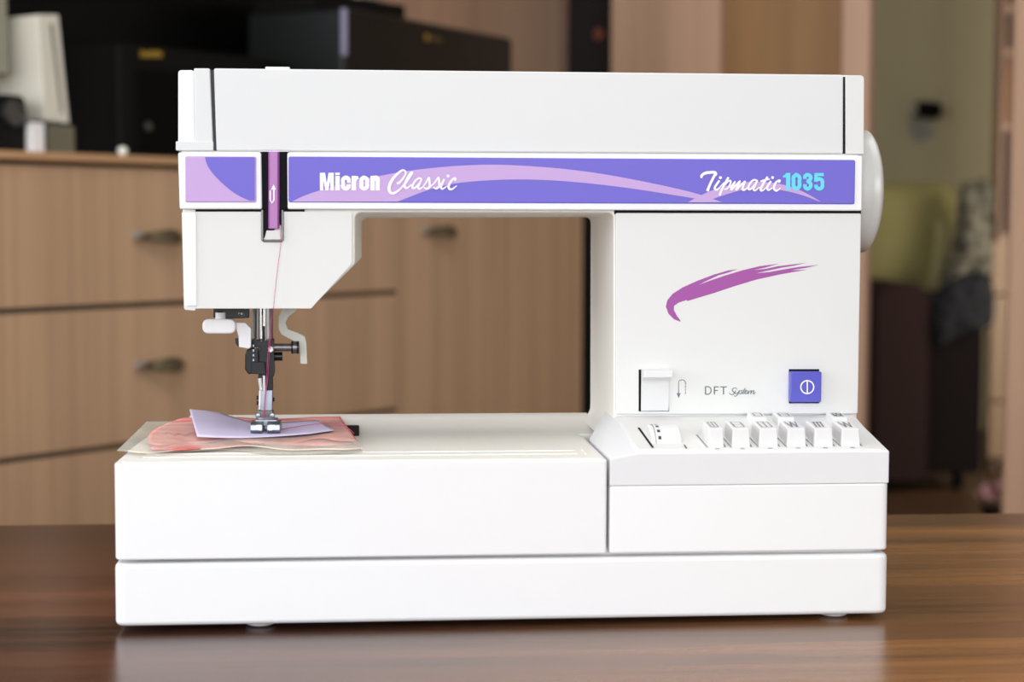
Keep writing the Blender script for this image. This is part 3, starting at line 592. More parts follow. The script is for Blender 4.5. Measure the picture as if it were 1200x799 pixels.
# auxiliary thread-cutter / buttonhole lever on the right
pl = [(334, 358), (349, 358), (346, 365), (338, 371), (334.5, 378), (337, 385.5), (350, 390.5), (357, 394), (359, 401), (360, 426.5), (352, 426.5), (351, 405), (346.5, 400.5), (330, 392.5), (326.5, 386), (326, 372), (329, 364)]
NP('buttonhole_lever', 'putty', pl, 0.122, 0.0035, 0.0006, 0.0006)
# --- work pieces on the bed: only built where they lie
def patch(name, m, label, cat, nx, ny, f, th=0.0003, parent=None, **k):
    bm = bmesh.new(); g = [[bm.verts.new(f(i/nx, j/ny)) for i in range(nx+1)] for j in range(ny+1)]
    for j in range(ny):
        for i in range(nx): bm.faces.new((g[j][i], g[j][i+1], g[j+1][i+1], g[j+1][i]))
    o = finish(name, bm, m, parent, ang=180)
    s_ = o.modifiers.new('solid', 'SOLIDIFY'); s_.thickness = th; s_.offset = 0
    if label: tag(o, label, cat)
    return o
def lerp(a, b, t): return a+(b-a)*t
M['organza'] = mat('grey_organza', srgb(214, 214, 204), 0.6, alpha=0.40)
M['felt'] = mat('salmon_fabric', srgb(236, 148, 140), 0.9); noise_colour(M['felt'], 60, srgb(222, 116, 116), srgb(244, 176, 164), (1, 2.5, 1), 4)
M['pinkfab'] = mat('coral_fabric', srgb(232, 120, 118), 0.9); noise_colour(M['pinkfab'], 90, srgb(214, 92, 96), srgb(238, 150, 142), (1, 3, 1), 4)
M['paper'] = mat('lavender_paper', srgb(214, 206, 238), 0.7)
def quad(c, s_, t_):                    # corners TL TR BR BL in photo px on the bed; s right, t towards the viewer
    (ax, ay), (bx_, by) = (lerp(c[0][0], c[1][0], s_), lerp(c[0][1], c[1][1], s_)), (lerp(c[3][0], c[2][0], s_), lerp(c[3][1], c[2][1], s_))
    return (lerp(ax, bx_, t_), lerp(ay, by, t_))
def surf(c, zf, edge=None, bulge=0):             # corners in photo px, unprojected at each point's own height over the bed
    def f(s_, t_):
        x, y = quad(c, s_, t_); z_ = zf(s_, t_); x -= bulge*sn(math.pi*t_)*(1-s_)**4
        if edge: y += edge(s_, t_)
        g_ = G(x, y, ZD+z_); return (g_[0], g_[1], ZD+z_)
    return f
sn = math.sin
patch('organza_sheet', 'organza', 'translucent grey organza sheet lying lowest, its left end over the machine edge', 'fabric', 40, 16,
      surf([(172, 494), (400, 491), (425, 531), (137, 528)], lambda s_, t_: 0.0012+0.0003*sn(s_*23)*t_+0.002*max(0, 0.12-s_)*8*sn(t_*7)**2, lambda s_, t_: 2.0*sn(s_*11)*t_), 0.0002)
patch('fabric_piece', 'pinkfab', 'coral red fabric edge showing below the paler pink piece', 'fabric', 40, 14,
      surf([(212, 494), (396, 493), (412, 519), (176, 526)], lambda s_, t_: 0.0022+0.0003*sn(s_*17), lambda s_, t_: 2.0*sn(s_*9)*t_), 0.0005)
felt = patch('fabric_piece', 'felt', 'wavy salmon pink fabric piece directly beneath the lavender paper', 'fabric', 60, 18,
      surf([(214, 490), (398, 489), (418, 516), (174, 519)], lambda s_, t_: 0.0042+0.0009*sn(s_*14+t_*2)*t_-0.0010*max(0, t_-0.85)*6, lambda s_, t_: (2.2*sn(s_*13)+1.2*sn(s_*29))*t_-1.5*sn(s_*8)*(1-t_), 14), 0.0005)
bm = bmesh.new()                        # stitched line along the left lobe
lp = [(192, 509), (198, 507.5), (204, 510), (210, 508), (217, 510), (224, 507.5), (231, 509)]
tube(bm, [(*G(x, y, ZD+0.0048), ZD+0.0048) for x, y in lp], 0.0004, 6); finish('stitching', bm, mat('wine_stitching', srgb(196, 60, 84), 0.8), felt)
cv_f = surf([(196, 495), (398, 492), (424, 524), (150, 527)], lambda s_, t_: 0.0053+0.0006*sn(s_*14+1)*t_-0.0030*max(0, t_-0.8)*5, lambda s_, t_: (2.6*sn(s_*9+0.5)+sn(s_*21))*t_)
M['veil'] = mat('clear_organza', srgb(236, 226, 216), 0.6, alpha=0.22)
veil = patch('organza_cover', 'veil', 'almost clear organza veil with a pale hem, spread over the pink fabric', 'fabric', 60, 14, cv_f, 0.00015)
bm = bmesh.new(); tube(bm, [cv_f(k/40, 1.0) for k in range(41)], 0.00035, 6, 2); finish('hem', bm, mat('pale_hem', srgb(236, 214, 200), 0.7), veil)
# lavender paper: curls up at the left, pressed flat by the foot, folded tip at the right
stn = [(222, 0.0145, 479.5, 231, 0.0072, 511.5), (240, 0.0125, 481, 250, 0.0068, 512.5), (258, 0.0105, 483.5, 268, 0.0064, 513), (275, 0.0082, 489, 285, 0.0063, 513), (292, 0.0068, 494, 300, 0.0062, 512.5), (312, 0.0063, 495.5, 320, 0.0062, 511.5), (335, 0.0064, 494.5, 342, 0.0062, 510), (355, 0.0068, 493, 365, 0.0064, 508), (371, 0.0070, 492.5, 392, 0.0068, 504)]
def paper(s_, t_):
    k = s_*(len(stn)-1); i = min(int(k), len(stn)-2); fr2 = k-i; a, b_ = stn[i], stn[i+1]
    r_ = [lerp(a[q], b_[q], fr2) for q in range(6)]
    g1 = G(r_[0], r_[2], ZD+r_[1]); g2 = G(r_[3], r_[5], ZD+r_[4]); return (lerp(g1[0], g2[0], t_), lerp(g1[1], g2[1], t_), ZD+lerp(r_[1], r_[4], t_))
patch('paper_slip', 'paper', 'pale lavender paper slip held under the presser foot, curling up at left', 'paper', 48, 10, paper, 0.0002)
# thread
th = bmesh.new(); p3 = lambda x, y, Y: (*[U(x, y, Y)][0],)
def TP(x, y, Y): a = U(x, y, Y); return (a[0], Y, a[1])
tube(th, [TP(327.5, 262, YL-0.0005), TP(329, 285, YF-0.003), TP(326, 310, YF-0.003), TP(322, 345, YF-0.003), TP(320.6, 360, YF-0.0025), TP(320, 366, YF+0.012), TP(317.5, 385, YN-0.010), TP(316, 408, YN-0.010), TP(314, 440, YN-0.0075), TP(311, 470, YN-0.0065), TP(310, 500, YN-0.005)], 0.00015, 6)
tube(th, [TP(319.5, 362, YN-0.006), TP(314.5, 408, YN-0.0098), TP(312, 450, YN-0.007), TP(309, 480, YN-0.006), TP(310, 500, YN-0.005)], 0.00018, 6)
g = [G(328, 506, ZD+0.0055), G(350, 503, ZD+0.0055), G(375, 499.5, ZD+0.0062), G(395, 500.5, ZD+0.0055), G(408, 505, ZD+0.0052), G(415, 511, ZD+0.0046)]
tube(th, [(x, y, ZD+z_) for (x, y), z_ in zip(g, (0.0068, 0.0072, 0.0078, 0.0074, 0.0068, 0.006))], 0.0002, 6)
tag(finish('sewing_thread', th, 'thread'), 'thin pink sewing thread running from the purple lever down through the needle', 'thread')
# ================================================================ CHEST WITH DRAWERS (turned to the table)
CA, CTH = 1.87459, 0.84178
ch = thing('chest_of_drawers', 'long beech drawer chest behind the table, with slim dark metal handles', 'cabinet', (0, CA, FL), CTH)
CX = Vector((math.cos(CTH), math.sin(CTH), 0)); CN = Vector((-math.sin(CTH), math.cos(CTH), 0)); C0 = Vector((0, CA, 0))
def K(px, py, off=0.0):                 # photo point -> (s, height above floor) on a plane parallel to the chest front
    v_ = ray(px, py); t_ = (C0+CN*off-CAM).dot(CN)/v_.dot(CN); q = CAM+v_*t_; return ((q-C0).dot(CX), q.z-FL)
z_top, z1, z2, z3, z4 = 0.284+0.75, 0.0844+0.75, -0.1156+0.75, -0.3156+0.75, -0.5156+0.75
SL, SM, SR = -0.78, 0.2786, 0.822
box('carcass', 'recess', ch, SL+0.004, SR-0.006, 0.004, 0.45, 0.06, z_top-0.004)
box('worktop', 'chest_edge', ch, SL-0.02, SR+0.012, -0.012, 0.46, z_top+0.002, z_top+0.0135, 0.001)
box('side_panel', 'chest', ch, SR-0.004, SR+0.012, 0.0, 0.45, 0.0, z_top, 0.001)
box('side_panel', 'chest', ch, SL-0.016, SL, 0.0, 0.45, 0.0, z_top, 0.001)
box('plinth', 'recess', ch, SL, SR, 0.03, 0.44, 0.0, 0.06)
def pull(parent, s_, z_, half=0.045):
    bm = bmesh.new(); n = 10; rings = []
    for i in range(n+1):
        t_ = i/n; x = s_-half+2*half*t_; bow = math.sin(math.pi*t_**1.4); w_ = 0.003+0.0075*bow; d = -0.003-0.022*bow**0.7
        rings.append([(x, d-0.003, z_+w_*0.3), (x, d+0.003, z_+w_), (x, d+0.004, z_-w_), (x, d-0.002, z_-w_)])
    vs = [[bm.verts.new(p) for p in r_] for r_ in rings]
    for A, B in zip(vs, vs[1:]):
        for k in range(4): bm.faces.new((A[k], A[(k+1) % 4], B[(k+1) % 4], B[k]))
    bm.faces.new(vs[0]); bm.faces.new(vs[-1][::-1])
    for x in (s_-half+0.004, s_+half-0.004): cyl(bm, (x, -0.008, z_), (x, 0.0, z_), 0.004, n=12)
    hd_ = finish('handle', bm, M['handle'], parent, ang=50)
    bm = bmesh.new(); lathe(bm, (s_-half-0.002, -0.009, z_+0.003), (1, 0, 0), [(0, 0), (0, 0.0065), (0.012, 0.006), (0.014, 0)], 16); finish('handle_tip', bm, M['silver'], hd_)
    return hd_
M['silver'] = mat('silver_tip', srgb(190, 186, 184), 0.3, 0.6); M['handle'] = mat('antique_bronze_handle', srgb(120, 108, 84), 0.35, 0.8)
for (a, b_) in ((z1, z_top), (z2, z1), (z3, z2), (z4, z3)):
    d = box('drawer', 'chest', ch, SL+0.002, SM-0.002, -0.002, 0.016, a+0.004, b_-0.004, 0.001)
    pull(d, -0.256, (a+b_)/2-(0.002 if a == z1 else -0.012))
d = box('door', 'chest', ch, SM+0.002, SR-0.002, -0.002, 0.016, 0.07, z_top-0.004, 0.001); pull(d, K(512, 271)[0], K(512, 271)[1])
def chest_thing(name, label, cat, group=None): return thing(name, label, cat, (C0.x, C0.y, FL), CTH, group)
ZW = z_top+0.0135
# helper: box on the worktop from photo px edges, on a plane off behind the front
def kbox(name, m, parent, pa, pb_, off, dep, bottom=None, bevel=0.003, **k):
    s0, zt = K(pa[0], pa[1], off); s1, zb = K(pb_[0], pb_[1], off)
    return box(name, m, parent, min(s0, s1), max(s0, s1), off, off+dep, (zb if bottom is None else bottom), zt, bevel, **k)
# white game console leaning in a grey stand
M['consolewhite'] = mat('console_white', srgb(226, 222, 208), 0.4); M['greystand'] = mat('grey_stand', srgb(112, 108, 92), 0.5)
gc = chest_thing('game_console', 'upright white game console with slot, leaning in a grey stand on the chest', 'game console')
def tilt_block(name, m, pxs, off, dep, parent, bevel=0.003):
    L = [K(a, b_, off) for a, b_ in pxs]; bm = bmesh.new(); loft(bm, [(x, off, z_) for x, z_ in L], [(x, off+dep, z_) for x, z_ in L]); return finish(name, bm, m, parent, bevel)
tilt_block('shell', 'consolewhite', [(44, 17), (69, 17), (82, 145), (52, 141)], 0.06, 0.16, gc, 0.002)
tilt_block('disc_slot', 'greystand', [(59, 28), (62, 28), (74, 132), (72, 132)], 0.0585, 0.003, gc, 0)
s0, zz = K(56, 146, 0.05); s1, _ = K(88, 146, 0.05); box('stand', 'greystand', gc, s0, s1, 0.05, 0.20, ZW, zz, 0.002)
s0, zz = K(43, 143, 0.02); s1, _ = K(58, 143, 0.02); bm = bmesh.new(); a0 = K(46, 143, 0.02); bx(bm, s0, s1, 0.03, 0.045, ZW, zz)
finish('stand_front', bm, 'white', gc, 0.002)
# pale grey loudspeaker at the frame edge
sp_ = chest_thing('speaker', 'pale grey box partly cut off by the left frame edge, above a black gadget', 'speaker')
s1, zb = K(11, 92, 0.10); s0 = s1-0.14
bx_ = box('cabinet', mat('grey_speaker_shell', srgb(150, 148, 130), 0.5), sp_, s0, s1, 0.10, 0.24, ZW+0.11, ZW+0.34, 0.004)
box('neck', 'black', sp_, s0+0.03, s0+0.07, 0.15, 0.19, ZW, ZW+0.11, 0.003)
# black gadget with lenses
cg = chest_thing('camcorder', 'small glossy black gadget with round lens beside the white console', 'camera')
s0, zz = K(-40, 98, 0.05); s1, _ = K(30, 98, 0.05); box('body', 'black', cg, s0, s1, 0.045, 0.12, ZW, zz-0.01, 0.01, seg=4)
a = K(22, 133, 0.04); bm = bmesh.new(); lathe(bm, (a[0]-0.008, 0.046, a[1]), (0, -1, 0), [(0, 0), (0, 0.018), (0.012, 0.017), (0.012, 0.013), (0.008, 0.012), (0.008, 0)], 24); finish('lens', bm, 'gun', cg)
# black television filling the niche
tv = chest_thing('television', 'large black television standing at the back of the chest', 'television')
s0, _ = K(10, 100, 0.30); s1, _ = K(345, 60, 0.30)
box('screen', mat('black_glass', (0.002, 0.002, 0.002), 0.3, spec=0.15), tv, s0-0.2, s1+0.1, 0.30, 0.33, ZW+0.03, ZW+0.52, 0.004)
box('bezel', 'black', tv, s0-0.21, s1+0.11, 0.312, 0.36, ZW+0.02, ZW+0.53, 0.006)
box('stand', 'black', tv, -0.35, 0.05, 0.30, 0.42, ZW, ZW+0.025, 0.004)
# black audio tower with gold mark
M['blackshell'] = mat('black_audio_shell', (0.006, 0.0055, 0.005), 0.6, spec=0.15)
au = chest_thing('audio_player', 'black audio unit with small gold lettering, left of the sewing machine top', 'stereo')
s0, zz = K(138, 50, 0.14); s1, _ = K(330, 46, 0.14); zz = K(160, 52, 0.14)[1]
box('housing', 'blackshell', au, s0, s1, 0.14, 0.28, ZW, zz, 0.008)
s0b, _ = K(158, 50, 0.14); box('front_panel', mat('black_front', (0.002, 0.002, 0.002), 0.5, spec=0.1), au, s0b, s1-0.01, 0.136, 0.142, ZW+0.012, K(160, 80, 0.14)[1], 0.002)
bm = bmesh.new()
for k in range(7):
    a = K(167+k*3.6, 63, 0.138); bx(bm, a[0]-0.0024, a[0]+0.002, 0.1375, 0.141, a[1]-0.005, a[1]+(0.005 if k in (0, 3, 5) else 0.003))
finish('gold_mark', bm, 'gold', au, smooth=False)
for px_, py_ in ((176, 148), (112, 110)):
    a = K(px_, py_, 0.13); bm = bmesh.new(); lathe(bm, (a[0], 0.14, a[1]), (0, -1, 0), [(0, 0), (0, 0.008), (0.008, 0.007), (0.010, 0)], 20)
    if px_ == 176: finish('knob', bm, 'gun', au)
    else: bm.free()
# small shiny white knob on the front edge of the worktop
a = K(147, 172, -0.0); bm = bmesh.new(); lathe(bm, (a[0], 0.006, ZW), (0, 0, 1), [(0, 0), (0, 0.0045), (0.006, 0.0075), (0.011, 0.006), (0.0135, 0)], 20)
wk = finish('white_cap', bm, mat('bright_white_cap', (0.95, 0.95, 0.9), 0.2), None, ang=60); wk.matrix_world = Matrix.Translation((0, 0, 0)); wk.location = (C0.x, C0.y, FL); wk.rotation_euler = (0, 0, CTH)
tag(wk, 'tiny bright white cap on the front edge of the chest', 'cap')
# black cornered box with silver strip (right)
bb = chest_thing('printer', 'black boxy printer with silver strip and gold badge, above the machine top', 'printer')
Pc = K(403, 6, 0.02); Pl = K(320, 16, 0.16); Pr = K(600, 30, 0.22)
zt_ = K(403, 6, 0.02)[1]
def corner_box(name, m, parent, A, B, D, z0_, z1_, bevel):
    E_ = (B[0]+D[0]-A[0], B[1]+D[1]-A[1]); bm = bmesh.new(); lo_ = [A, B, E_, D]
    loft(bm, [(x, y, z0_) for x, y in lo_], [(x, y, z1_) for x, y in lo_]); return finish(name, bm, m, parent, bevel)
# turned so one corner faces the camera
A = (K(403, 40, 0.03)[0], 0.03)
wdir = (CX*1.0); 
def local_dir(ang): return (math.cos(ang), math.sin(ang))
B = None
for an_ in (-0.62,):
    pass
def find(px_, d):                      # walk from corner A along d until the photo column px_ is reached
    lo_, hi_ = 0.0, 2.0
    sgn = 1 if px_ > 403 else -1
    for _ in range(50):
        m_ = (lo_+hi_)/2; p_ = C0+CX*(A[0]+d[0]*m_)+CN*(A[1]+d[1]*m_)
        v_ = p_-CAM; col = 600+FPX*v_.dot(_r3)/v_.dot(_f2)
        if (col-px_)*sgn < 0: lo_ = m_
        else: hi_ = m_
    return m_
d1 = local_dir(math.radians(-22)); d2 = local_dir(math.radians(68)); 
d2 = (-math.sin(math.radians(-22))*1.0, math.cos(math.radians(-22))*1.0); d2 = (0.37, 0.93); 
d1 = local_dir(math.radians(8)); d2 = local_dir(math.radians(98))
l1 = find(600, d1); l2 = find(320, d2) if False else 0.20
A = (A[0], 0.03)
B = (A[0]+d1[0]*l1, A[1]+d1[1]*l1); D = (A[0]+d2[0]*l2, A[1]+d2[1]*l2)
corner_box('housing', mat('printer_black', (0.006, 0.007, 0.007), 0.35, spec=0.3), bb, A, B, D, ZW+0.004, zt_, 0.008)
bm = bmesh.new(); bx(bm, A[0]-0.0035, A[0]+0.0035, A[1]-0.005, A[1]+0.004, K(403, 65, 0.03)[1], K(403, 10, 0.03)[1]); finish('silver_strip', bm, mat('silver_strip', srgb(176, 170, 200), 0.35, 0.4), bb, 0.001)
m_ = find(500, d1); q = (A[0]+d1[0]*m_, A[1]+d1[1]*m_); zq = K(500, 44, q[1])[1]
bm = bmesh.new(); lathe(bm, (q[0], q[1]+0.001, zq), (d2[0]*-1, d2[1]*-1, 0), [(0, 0), (0, 0.0065), (0.003, 0.006), (0.004, 0)], 18); finish('gold_badge', bm, 'gold', bb)
bm = bmesh.new()
for k in range(5):
    m2 = m_+0.016+k*0.0075; q = (A[0]+d1[0]*m2, A[1]+d1[1]*m2-0.002); bx(bm, q[0]-0.0022, q[0]+0.0022, q[1], q[1]+0.004, zq-0.003, zq+0.003)
finish('badge_mark', bm, mat('dull_gold', srgb(110, 96, 60), 0.5), bb, smooth=False)
box('foot', 'black', bb, A[0]+0.06, A[0]+0.10, A[1]+0.06, A[1]+0.10, ZW, ZW+0.006)
# dark appliance on top of the box
ot = chest_thing('scanner', 'flat dark lid unit lying on top of the black printer', 'scanner')
box('body', 'blackshell', ot, A[0]-0.0, A[0]+0.24, 0.10, 0.24, zt_+0.0005, zt_+0.03, 0.004)
box('paper_stack', mat('grey_paper', srgb(150, 140, 120), 0.8), ot, A[0]+0.12, A[0]+0.17, 0.098, 0.12, zt_+0.0302, zt_+0.05, 0.001)
# tall beech back of the wall unit
bu = chest_thing('display_cabinet', 'tall plain beech cabinet back panel behind the black printer', 'cabinet')
s0 = K(430, 40, 0.46)[0]; s1 = K(686, 40, 0.46)[0]
box('back_panel', 'wardrobe', bu, s0, s1, 0.462, 0.484, 0, 1.9+0.5, 0.001)
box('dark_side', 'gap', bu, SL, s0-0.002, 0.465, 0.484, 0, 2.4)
box('top_shelf', 'wardrobe', bu, SL, s1, 0.28, 0.46, 1.95, 1.975)
# near-black block put in for the shade of the gap beyond the chest end
box('gap_shade_block', 'gap', bu, SR+0.016, SR+0.10, 0.02, 0.455, 0, z_top-0.07)

# ================================================================ WARDROBE at right angles
W0 = C0+CX*1.20; EX = Vector((math.sin(CTH), -math.cos(CTH), 0)); WTH = CTH-math.pi/2; EN = Vector((math.cos(CTH), math.sin(CTH), 0))
wr = thing('wardrobe', 'tall beech wardrobe with a darker caramel panel, right of the chest', 'wardrobe', (W0.x, W0.y, FL), WTH)
def Kw(px_, py_=50, off=0.0):
    v_ = ray(px_, py_); t_ = (W0+EN*off-CAM).dot(EN)/v_.dot(EN); q = CAM+v_*t_; return ((q-W0).dot(EX), q.z-FL)
xs = [Kw(p_)[0] for p_ in (686, 716, 781, 846, 990, 1022)]
# local axes: x along EX, y away from camera (EN)
H_ = 2.45
box('inner_back', mat('deep_brown_interior', srgb(46, 34, 28), 0.9), wr, xs[0]-0.02, xs[1]+0.06, 0.26, 0.27, 0, H_)
box('door', 'wardrobe', wr, xs[1], xs[2]-0.003, 0.0, 0.02, 0.02, H_, 0.001)
box('door', 'wardrobe2', wr, xs[2], xs[3]-0.003, -0.004, 0.02, 0.02, H_, 0.001)
box('inset_panel', 'caramel', wr, xs[3], xs[4], 0.012, 0.03, 0.02, H_)
box('side_post', 'wardrobe2', wr, xs[4], xs[5], -0.012, 0.012, 0.0, H_, 0.002)
box('inner_side', 'wardrobe', wr, xs[1], xs[1]+0.018, 0.02, 0.25, 0.0, H_)
gm = thing('garment', 'dark garment with a copper button hanging in the gap beside the beech wardrobe', 'clothing', (W0.x, W0.y, FL), WTH)
a = Kw(703, 40, 0.15); bm = bmesh.new()
prof = [(-0.06, 0.9), (-0.05, 2.3), (-0.02, 2.42), (0.02, 2.42), (0.045, 2.3), (0.06, 0.9)]
loft(bm, [(a[0]-0.01+x*1.1, 0.12, z_) for x, z_ in prof], [(a[0]-0.01+x*1.1, 0.2, z_) for x, z_ in prof]); finish('coat', bm, mat('dark_cloth', (0.012, 0.009, 0.010), 0.9), gm, 0.01)
a = Kw(701, 40, 0.115); bm = bmesh.new(); lathe(bm, (a[0], 0.12, a[1]), (0, -1, 0), [(0, 0), (0, 0.014), (0.006, 0.012), (0.008, 0)], 18); finish('button', bm, mat('copper', srgb(150, 90, 66), 0.4, 0.5), gm)

# ================================================================ FAR ROOM seen past the wardrobe
def Fx(px_, py_, Y): return U(px_, py_, Y)
# nearer tall panel at the frame's right edge
x0 = Fx(1184, 300, 2.3)[0]
pn = thing('tall_cabinet', 'tall plain beech cabinet side at the right frame edge', 'cabinet', (x0, 2.3, FL))
box('front_panel', 'wardrobe2', pn, 0.0, 0.55, 0.0, 0.018, 0, 2.45, 0.001); box('side_panel', 'wardrobe2', pn, 0.25, 0.27, 0.018, 0.3, 0, 2.45)
# bookcase against the far right
YK = 5.6; x0 = Fx(1163, 300, YK)[0]; x1 = x0+0.5
x0 = Fx(1169, 300, YK)[0]; x1 = x0+0.5
bc = thing('bookcase', 'narrow wooden bookcase with dark shelves and drawers near the wallpapered wall', 'bookcase', (x0, YK, FL))
zs = [Fx(1170, p_, YK)[1]-FL for p_ in (-40, 8, 60, 148, 278, 345, 470, 562)]
box('side_panel', 'wardrobe2', bc, 0.0, 0.014, 0.0, 0.09, 0, 2.3, 0.002); box('side_panel', 'wardrobe2', bc, 0.47, 0.5, 0.0, 0.10, 0, 2.3, 0.002)
box('back_board', mat('umber_back', srgb(52, 40, 34), 0.9), bc, 0.014, 0.47, 0.09, 0.10, 0, 2.3)
for z_ in (zs[1], zs[2], zs[3], zs[4]): box('shelf', 'wardrobe2', bc, 0.014, 0.47, 0.01, 0.09, z_-0.012, z_+0.012)
for i, (a, b_) in enumerate(((zs[5]+0.005, zs[4]-0.012), (zs[6]+0.005, zs[5]-0.005), (0.05, zs[6]-0.005))): box('drawer_front', 'chest', bc, -0.03, 0.47, -0.03, -0.001, a, b_, 0.003)
bkx = thing('storage_box', 'orange-brown box standing on the middle bookcase shelf', 'box', (x0+0.02, YK+0.015, FL+zs[3]+0.0125))
box('carton', mat('orange_box', srgb(150, 96, 60), 0.7), bkx, 0, 0.3, 0, 0.07, 0, zs[2]-zs[3]-0.05, 0.003); box('lid', mat('box_lid', srgb(120, 76, 50), 0.7), bkx, -0.003, 0.304, -0.004, 0.074, zs[2]-zs[3]-0.05, zs[2]-zs[3]-0.03, 0.002)
# wall spot lamp
YW = RY1-0.25; a = Fx(1085, 130, YW)
wl = thing('wall_lamp', 'black cylindrical spotlight lamp fixed on the patterned wallpaper', 'lamp', (a[0], YW, a[1]))
bm = bmesh.new(); cyl(bm, (0.02, 0, 0), (0.02, -0.06, 0), 0.035, n=24); finish('wall_mount', bm, 'black', wl)
bm = bmesh.new(); lathe(bm, (0.03, -0.09, -0.003), (-1, -0.12, 0.04), [(0, 0), (0, 0.034), (0.05, 0.04), (0.10, 0.036), (0.115, 0.03), (0.115, 0)], 24); finish('lamp_head', bm, 'black', wl)
bm = bmesh.new(); lathe(bm, (-0.085, -0.112, 0.002), (-0.7, -0.7, 0.04), [(0, 0), (0, 0.022), (0.008, 0.016), (0.010, 0)], 20); finish('bulb', bm, mat('pale_bulb', (0.8, 0.72, 0.66), 0.3), wl)
# armchair: maroon-brown, cover and throws
YA = 5.05
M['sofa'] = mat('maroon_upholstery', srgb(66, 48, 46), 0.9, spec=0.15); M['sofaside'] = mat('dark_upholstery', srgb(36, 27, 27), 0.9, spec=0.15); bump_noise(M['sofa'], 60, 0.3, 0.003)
xa = Fx(1016, 450, YA)[0]; xb5 = Fx(1152, 450, YA)[0]; zt1 = Fx(1050, 338, YA)[1]-FL; 
ac = thing('armchair', 'dark maroon-brown armchair with rounded arm in the far room', 'armchair', (xa, YA, FL))
wd = xb5-xa
def armloop(x0_, x1_, z0_, z1_, r_): return arc_poly([(x0_, z0_), (x1_, z0_), (x1_, z1_), (x0_, z1_)], [0.01, 0.01, r_, r_], 8)
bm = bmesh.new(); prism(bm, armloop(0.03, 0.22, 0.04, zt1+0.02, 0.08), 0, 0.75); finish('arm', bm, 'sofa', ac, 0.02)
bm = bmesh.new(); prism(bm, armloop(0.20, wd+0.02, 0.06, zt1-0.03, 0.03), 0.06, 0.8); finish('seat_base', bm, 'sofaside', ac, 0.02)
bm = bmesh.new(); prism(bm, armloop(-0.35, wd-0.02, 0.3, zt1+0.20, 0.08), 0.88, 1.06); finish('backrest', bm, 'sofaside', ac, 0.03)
for x, y in ((0.08, 0.06), (wd-0.05, 0.1), (0.08, 0.7), (wd-0.05, 0.7)): bm = bmesh.new(); cyl(bm, (x, y, 0), (x, y, 0.07), 0.02, 0.025, 14); finish('leg', bm, 'black', ac)
def cloth(name, m, label, cat, Y, outline, th, wave=0.02):
    L = [Fx(a_, b_, Y) for a_, b_ in outline]; cxm = sum(p_[0] for p_ in L)/len(L); czm = min(p_[1] for p_ in L)
    L = [(x-cxm, z_-czm) for x, z_ in L]; Ld = [(p_.x, p_.y) for p_ in catmull([(x, z_, 0) for x, z_ in L+[L[0]]], 4)][:-1]
    c_ = (sum(p_[0] for p_ in Ld)/len(Ld), sum(p_[1] for p_ in Ld)/len(Ld)); bm = bmesh.new(); rings = []
    for d_, s_ in ((0.0, 0.6), (-th*0.45, 0.86), (0, 1.0), (th*0.5, 0.9)):
        pass
    prof_ = [(-th, 0.0), (-th*0.95, 0.45), (-th*0.7, 0.8), (-th*0.2, 0.98), (0.0, 1.0), (th*0.4, 0.9), (th*0.5, 0.0)]
    n_ = len(Ld); prev = None; first = None
    for k_, (y_, s_) in enumerate(prof_):
        if s_ == 0: ring = [bm.verts.new((c_[0], y_, c_[1]))]
        else: ring = [bm.verts.new((c_[0]+(x-c_[0])*s_, y_+wave*math.sin(i_*0.9)*s_*(1 if y_ < 0 else 0.3), c_[1]+(z_-c_[1])*s_)) for i_, (x, z_) in enumerate(Ld)]
        if prev:
            for i_ in range(n_):
                j_ = (i_+1) % n_
                if len(prev) == 1: bm.faces.new((prev[0], ring[j_], ring[i_]))
                elif len(ring) == 1: bm.faces.new((prev[i_], prev[j_], ring[0]))
                else: bm.faces.new((prev[i_], prev[j_], ring[j_], ring[i_]))
        prev = ring
    o = finish(name, bm, m, None, ang=180); o.location = (cxm, Y, czm); tag(o, label, cat); return o
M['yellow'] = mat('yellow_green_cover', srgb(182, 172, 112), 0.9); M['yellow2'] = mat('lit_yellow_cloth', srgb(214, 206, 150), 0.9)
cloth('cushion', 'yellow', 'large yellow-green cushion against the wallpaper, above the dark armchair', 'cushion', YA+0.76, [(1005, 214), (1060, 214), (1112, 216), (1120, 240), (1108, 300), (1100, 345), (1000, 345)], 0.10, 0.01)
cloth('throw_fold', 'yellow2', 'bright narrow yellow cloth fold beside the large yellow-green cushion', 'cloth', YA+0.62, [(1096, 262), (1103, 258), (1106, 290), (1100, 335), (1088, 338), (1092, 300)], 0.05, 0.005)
M['grey_throw'] = noise_colour(mat('grey_lace', srgb(140, 134, 116), 0.9), 26, srgb(70, 64, 52), srgb(176, 168, 146))
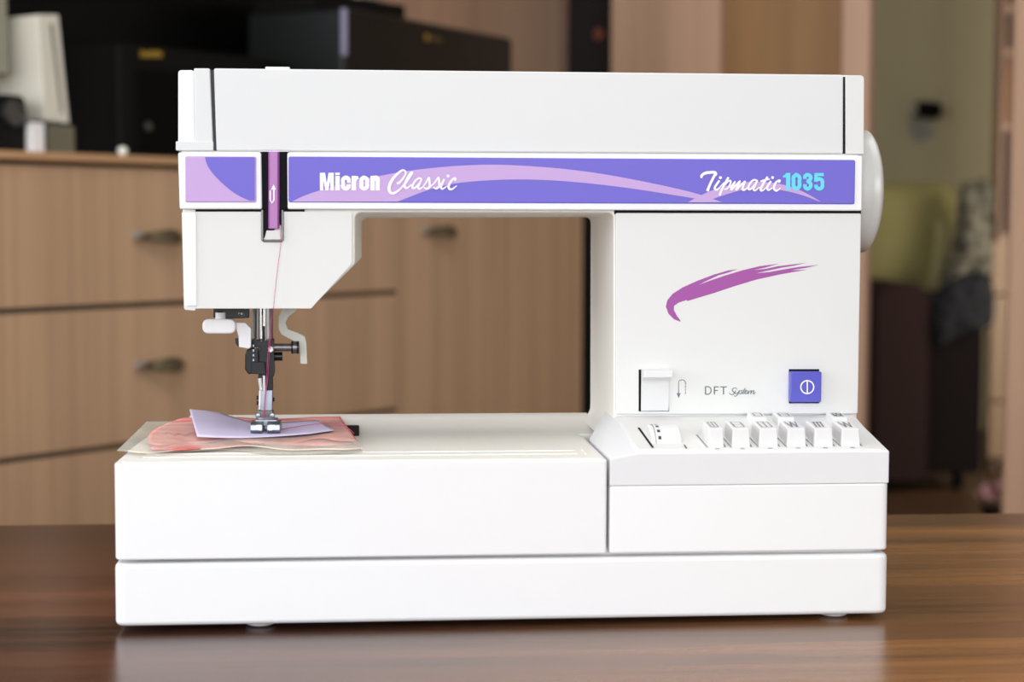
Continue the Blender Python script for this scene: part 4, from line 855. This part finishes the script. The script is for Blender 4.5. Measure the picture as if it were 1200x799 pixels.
cloth('patterned_throw', 'grey_throw', 'grey patterned throw bunched to the right of the yellow cushion', 'throw', YA+0.50, [(1128, 214), (1158, 212), (1162, 260), (1158, 320), (1120, 345), (1100, 340), (1116, 290)], 0.08, 0.02)
M['navy'] = noise_colour(mat('navy_knit', srgb(44, 44, 50), 0.95), 40, srgb(26, 26, 30), srgb(62, 60, 64))
cloth('knitted_blanket', 'navy', 'dark grey-blue knitted blanket draped over the armchair arm', 'blanket', YA+0.02, [(1086, 346), (1100, 338), (1125, 322), (1158, 322), (1164, 378), (1130, 390), (1098, 407), (1088, 370)], 0.05, 0.012)
cloth('dark_shawl', 'navy', 'black-grey bunched shawl behind the rounded front of the maroon armchair arm', 'shawl', YA+0.42, [(1016, 338), (1030, 330), (1045, 334), (1060, 340), (1085, 338), (1084, 350), (1050, 352), (1018, 356)], 0.05, 0.01)
# pink flower thing on the floor
YQ = 4.5; a = Fx(1166, 588, YQ)
fl = thing('artificial_flower', 'crumpled pink flower lying on the floor near the bookcase', 'flower', (a[0], YQ, FL))
M['petal'] = mat('pink_petal', srgb(226, 168, 178), 0.8)
bm = bmesh.new(); cyl(bm, (0, 0, 0), (0, 0, 0.05), 0.03, 0.05, 14); finish('pot', bm, mat('dark_pot', (0.03, 0.02, 0.02), 0.8), fl)
for k in range(11):
    an_ = k*2.4; r_ = 0.022+0.003*k; h_ = 0.065+0.012*(k % 4); bm = bmesh.new()
    c_ = Vector((r_*math.cos(an_), r_*math.sin(an_), h_)); d_ = Vector((math.cos(an_), math.sin(an_), 0.7)).normalized(); s_ = d_.cross(Vector((0, 0, 1))).normalized()
    pts_ = [c_-d_*0.02, c_+s_*0.022, c_+d_*0.03+Vector((0, 0, 0.008)), c_-s_*0.022]; vs = [bm.verts.new(p_) for p_ in pts_]; top_ = bm.verts.new(c_+Vector((0, 0, -0.008)))
    for i_ in range(4): bm.faces.new((vs[i_], vs[(i_+1) % 4], top_))
    bm.faces.new(vs); finish('petal', bm, 'petal', fl)
